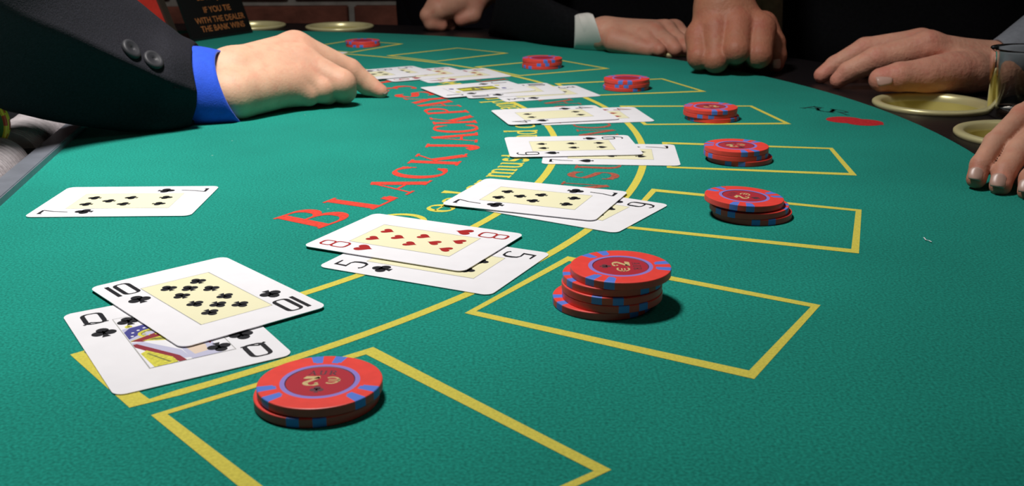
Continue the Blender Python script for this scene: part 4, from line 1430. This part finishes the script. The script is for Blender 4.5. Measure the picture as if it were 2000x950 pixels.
torso('jacket', .24, 1.62, (-.55, -.82), M['black_cloth'], p3, r=.15, wide=.09, arm=[(.07, 1.64, T + .38, .075), (.045, 1.56, T + .2, .06), (.015, 1.46, T + .08, .046)])

# --- player with the fist ---------------------------------------------------------------
p4 = person('player in black with tan shirt front resting a closed fist on the felt edge', (.50, 1.36))
hand('hand', [[(1425, -230, 1.17, .037), (1416, -60, 1.10, .0315), (1413, 12, 1.076, .0270), (1400, 52, 1.062, .0215)], [(1413, 14, 1.076, .026), (1368, 74, 1.056, .0120)], [(1413, 16, 1.074, .026), (1440, 56, 1.050, .0150)],
              [(1416, 16, 1.074, .026), (1484, 62, 1.050, .0140)], [(1398, 70, 1.062, .016), (1450, 76, 1.062, .018)]],
     [[(1364, 70, 1.056, .0130), (1366, 112, 1.036, .0118), (1382, 120, 1.060, .0100)],
      [(1399, 58, 1.048, .0134), (1398, 118, 1.026, .0120), (1404, 122, 1.056, .0098)],
      [(1441, 52, 1.044, .0145), (1438, 99, 1.020, .0124), (1434, 112, 1.052, .0104), (1436, 124, 1.062, .0090)],
      [(1486, 56, 1.046, .0148), (1483, 108, 1.022, .0122), (1474, 118, 1.056, .0102), (1470, 124, 1.064, .0090)],
      [(1490, 50, 1.075, .0150), (1512, 84, 1.066, .0112), (1517, 108, 1.058, .0098), (1515, 124, 1.056, .0086)]],
     M['skin_b'], p4, h=.0014, kf=.0026)
nail(p4, 1519, 125, 1.0468, (0, 18), (.0100, .010), (.35, -.9, .25))
loft('shirt_front', [tube_ring((1476, -90), (1530, -90), 1.24, 1.24, .02), tube_ring((1478, 0), (1528, 0), 1.215, 1.215, .02), tube_ring((1486, 85), (1526, 85), 1.20, 1.20, .015)], M['tan_cloth'], p4)
torso('jacket', .47, 1.34, (-.75, -.6), M['black_cloth'], p4, r=.145, wide=.085, arm=[(.40, 1.48, T + .36, .075), (.30, 1.36, T + .25, .06), (.255, 1.27, T + .18, .05)])

# --- older player at the right -----------------------------------------------------------
p5 = person('older ruddy player in grey shirt with hand resting by the brass cups', (.90, .98))
hand('hand', [[(2060, 118, .965, .023), (1948, 131, .946, .0200), (1812, 94, .945, .0140)], [(1948, 128, .95, .0195), (1800, 90, .972, .0135)], [(1948, 126, .958, .019), (1795, 96, .998, .0125)],
              [(1948, 128, .965, .018), (1805, 106, 1.018, .0115)], [(1945, 140, .935, .018), (1888, 141, .922, .0175), (1830, 146, .908, .0140)]],
     [[(1812, 93, .944, .0148), (1712, 116, .946, .0118), (1657, 141, .951, .0094), (1637, 157, .952, .0074)],
      [(1797, 86, .974, .0140), (1690, 97, .984, .0112), (1632, 128, .988, .0092), (1605, 147, .986, .0074)],
      [(1795, 94, 1.00, .0125), (1700, 104, 1.012, .0098), (1645, 130, 1.016, .0084), (1622, 143, 1.012, .0068)],
      [(1805, 104, 1.02, .0115), (1735, 112, 1.035, .009), (1690, 134, 1.036, .0072)],
      [(1860, 140, .914, .0165), (1808, 147, .904, .0146), (1757, 150, .901, .0124), (1721, 156, .902, .0104)]],
     M['skin_d'], p5, kf=.0010, extra=[[(1900, 92, .945, .0045), (1815, 78, .938, .0045)], [(1870, 100, .932, .003), (1812, 98, .932, .003)]])
nail(p5, 1727, 153, .8925, (-24, 4), (.0125, .0135), (-.12, -.62, .72))
loft('shirt_sleeve', [tube_ring((2330, -200), (2380, 130), 1.10, 1.08, .055), tube_ring((2120, -60), (2180, 150), 1.02, 1.0, .045), tube_ring((2010, 22), (2050, 158), .985, .962, .036), tube_ring((1936, 82), (1972, 166), .962, .938, .0265)], M['grey_shirt'], p5, lip=.002)
torso('shirt', .94, 1.00, (-1, -.2), M['grey_shirt'], p5, mat2=M['black_cloth'], arm=[(.90, 1.17, T + .38, .07), (*V(2355, -35, 1.09), .054)])

# --- neighbour at the right edge -------------------------------------------------------------
p6 = person('neighbour at the right edge with fingertips resting on the felt', (1.02, .46))
hand('hand', [[(2420, 110, .80, .021), (2290, 140, .725, .0185), (2070, 196, .655, .0100)], [(2290, 146, .72, .018), (2100, 222, .640, .0105)], [(2290, 156, .71, .0175), (2135, 255, .622, .0105)], [(2290, 166, .70, .017), (2170, 290, .602, .0100)],
              [(2180, 190, .68, .015), (2200, 230, .65, .014)]],
     [[(2064, 190, .652, .0088), (1998, 227, .628, .0074), (1943, 279, .604, .0062), (1915, 322, .590, .0056), (1907, 350, .585, .0056)],
      [(2100, 220, .640, .0092), (2042, 248, .618, .0082), (1990, 296, .596, .0071), (1962, 336, .582, .0064), (1954, 363, .575, .0061)],
      [(2135, 252, .622, .0092), (2092, 272, .604, .0084), (2040, 318, .582, .0074), (2016, 350, .570, .0067), (2010, 374, .565, .0062)],
      [(2170, 288, .602, .0086), (2140, 310, .588, .0078), (2096, 340, .570, .0070), (2078, 372, .560, .0062)],
      [(2260, 190, .70, .014), (2190, 200, .70, .0105), (2120, 240, .69, .0085)]],
     M['skin_c'], p6, h=.0011, kp=.005, kf=.0018)
nail(p6, 1907, 340, .5815, (-5, 22, -.004), (.0074, .0078), (-.25, -.9, .3))
nail(p6, 1951, 353, .5712, (-5, 22, -.004), (.0080, .0084), (-.3, -.88, .3))
nail(p6, 2006, 364, .5610, (-5, 22, -.004), (.0080, .0084), (-.3, -.88, .3))
loft('jacket_sleeve', [tube_ring((2900, -200), (2960, 260), .95, .95, .06), tube_ring((2560, 0), (2600, 240), .86, .84, .05), tube_ring((2330, 70), (2350, 220), .755, .735, .032)], M['navy_cloth'], p6, lip=.003)
torso('jacket', 1.08, .46, (-1, .2), M['navy_cloth'], p6, arm=[(1.05, .62, T + .38, .07), (1.0, .78, T + .26, .062), (*V(2930, 30, .95), .060)])
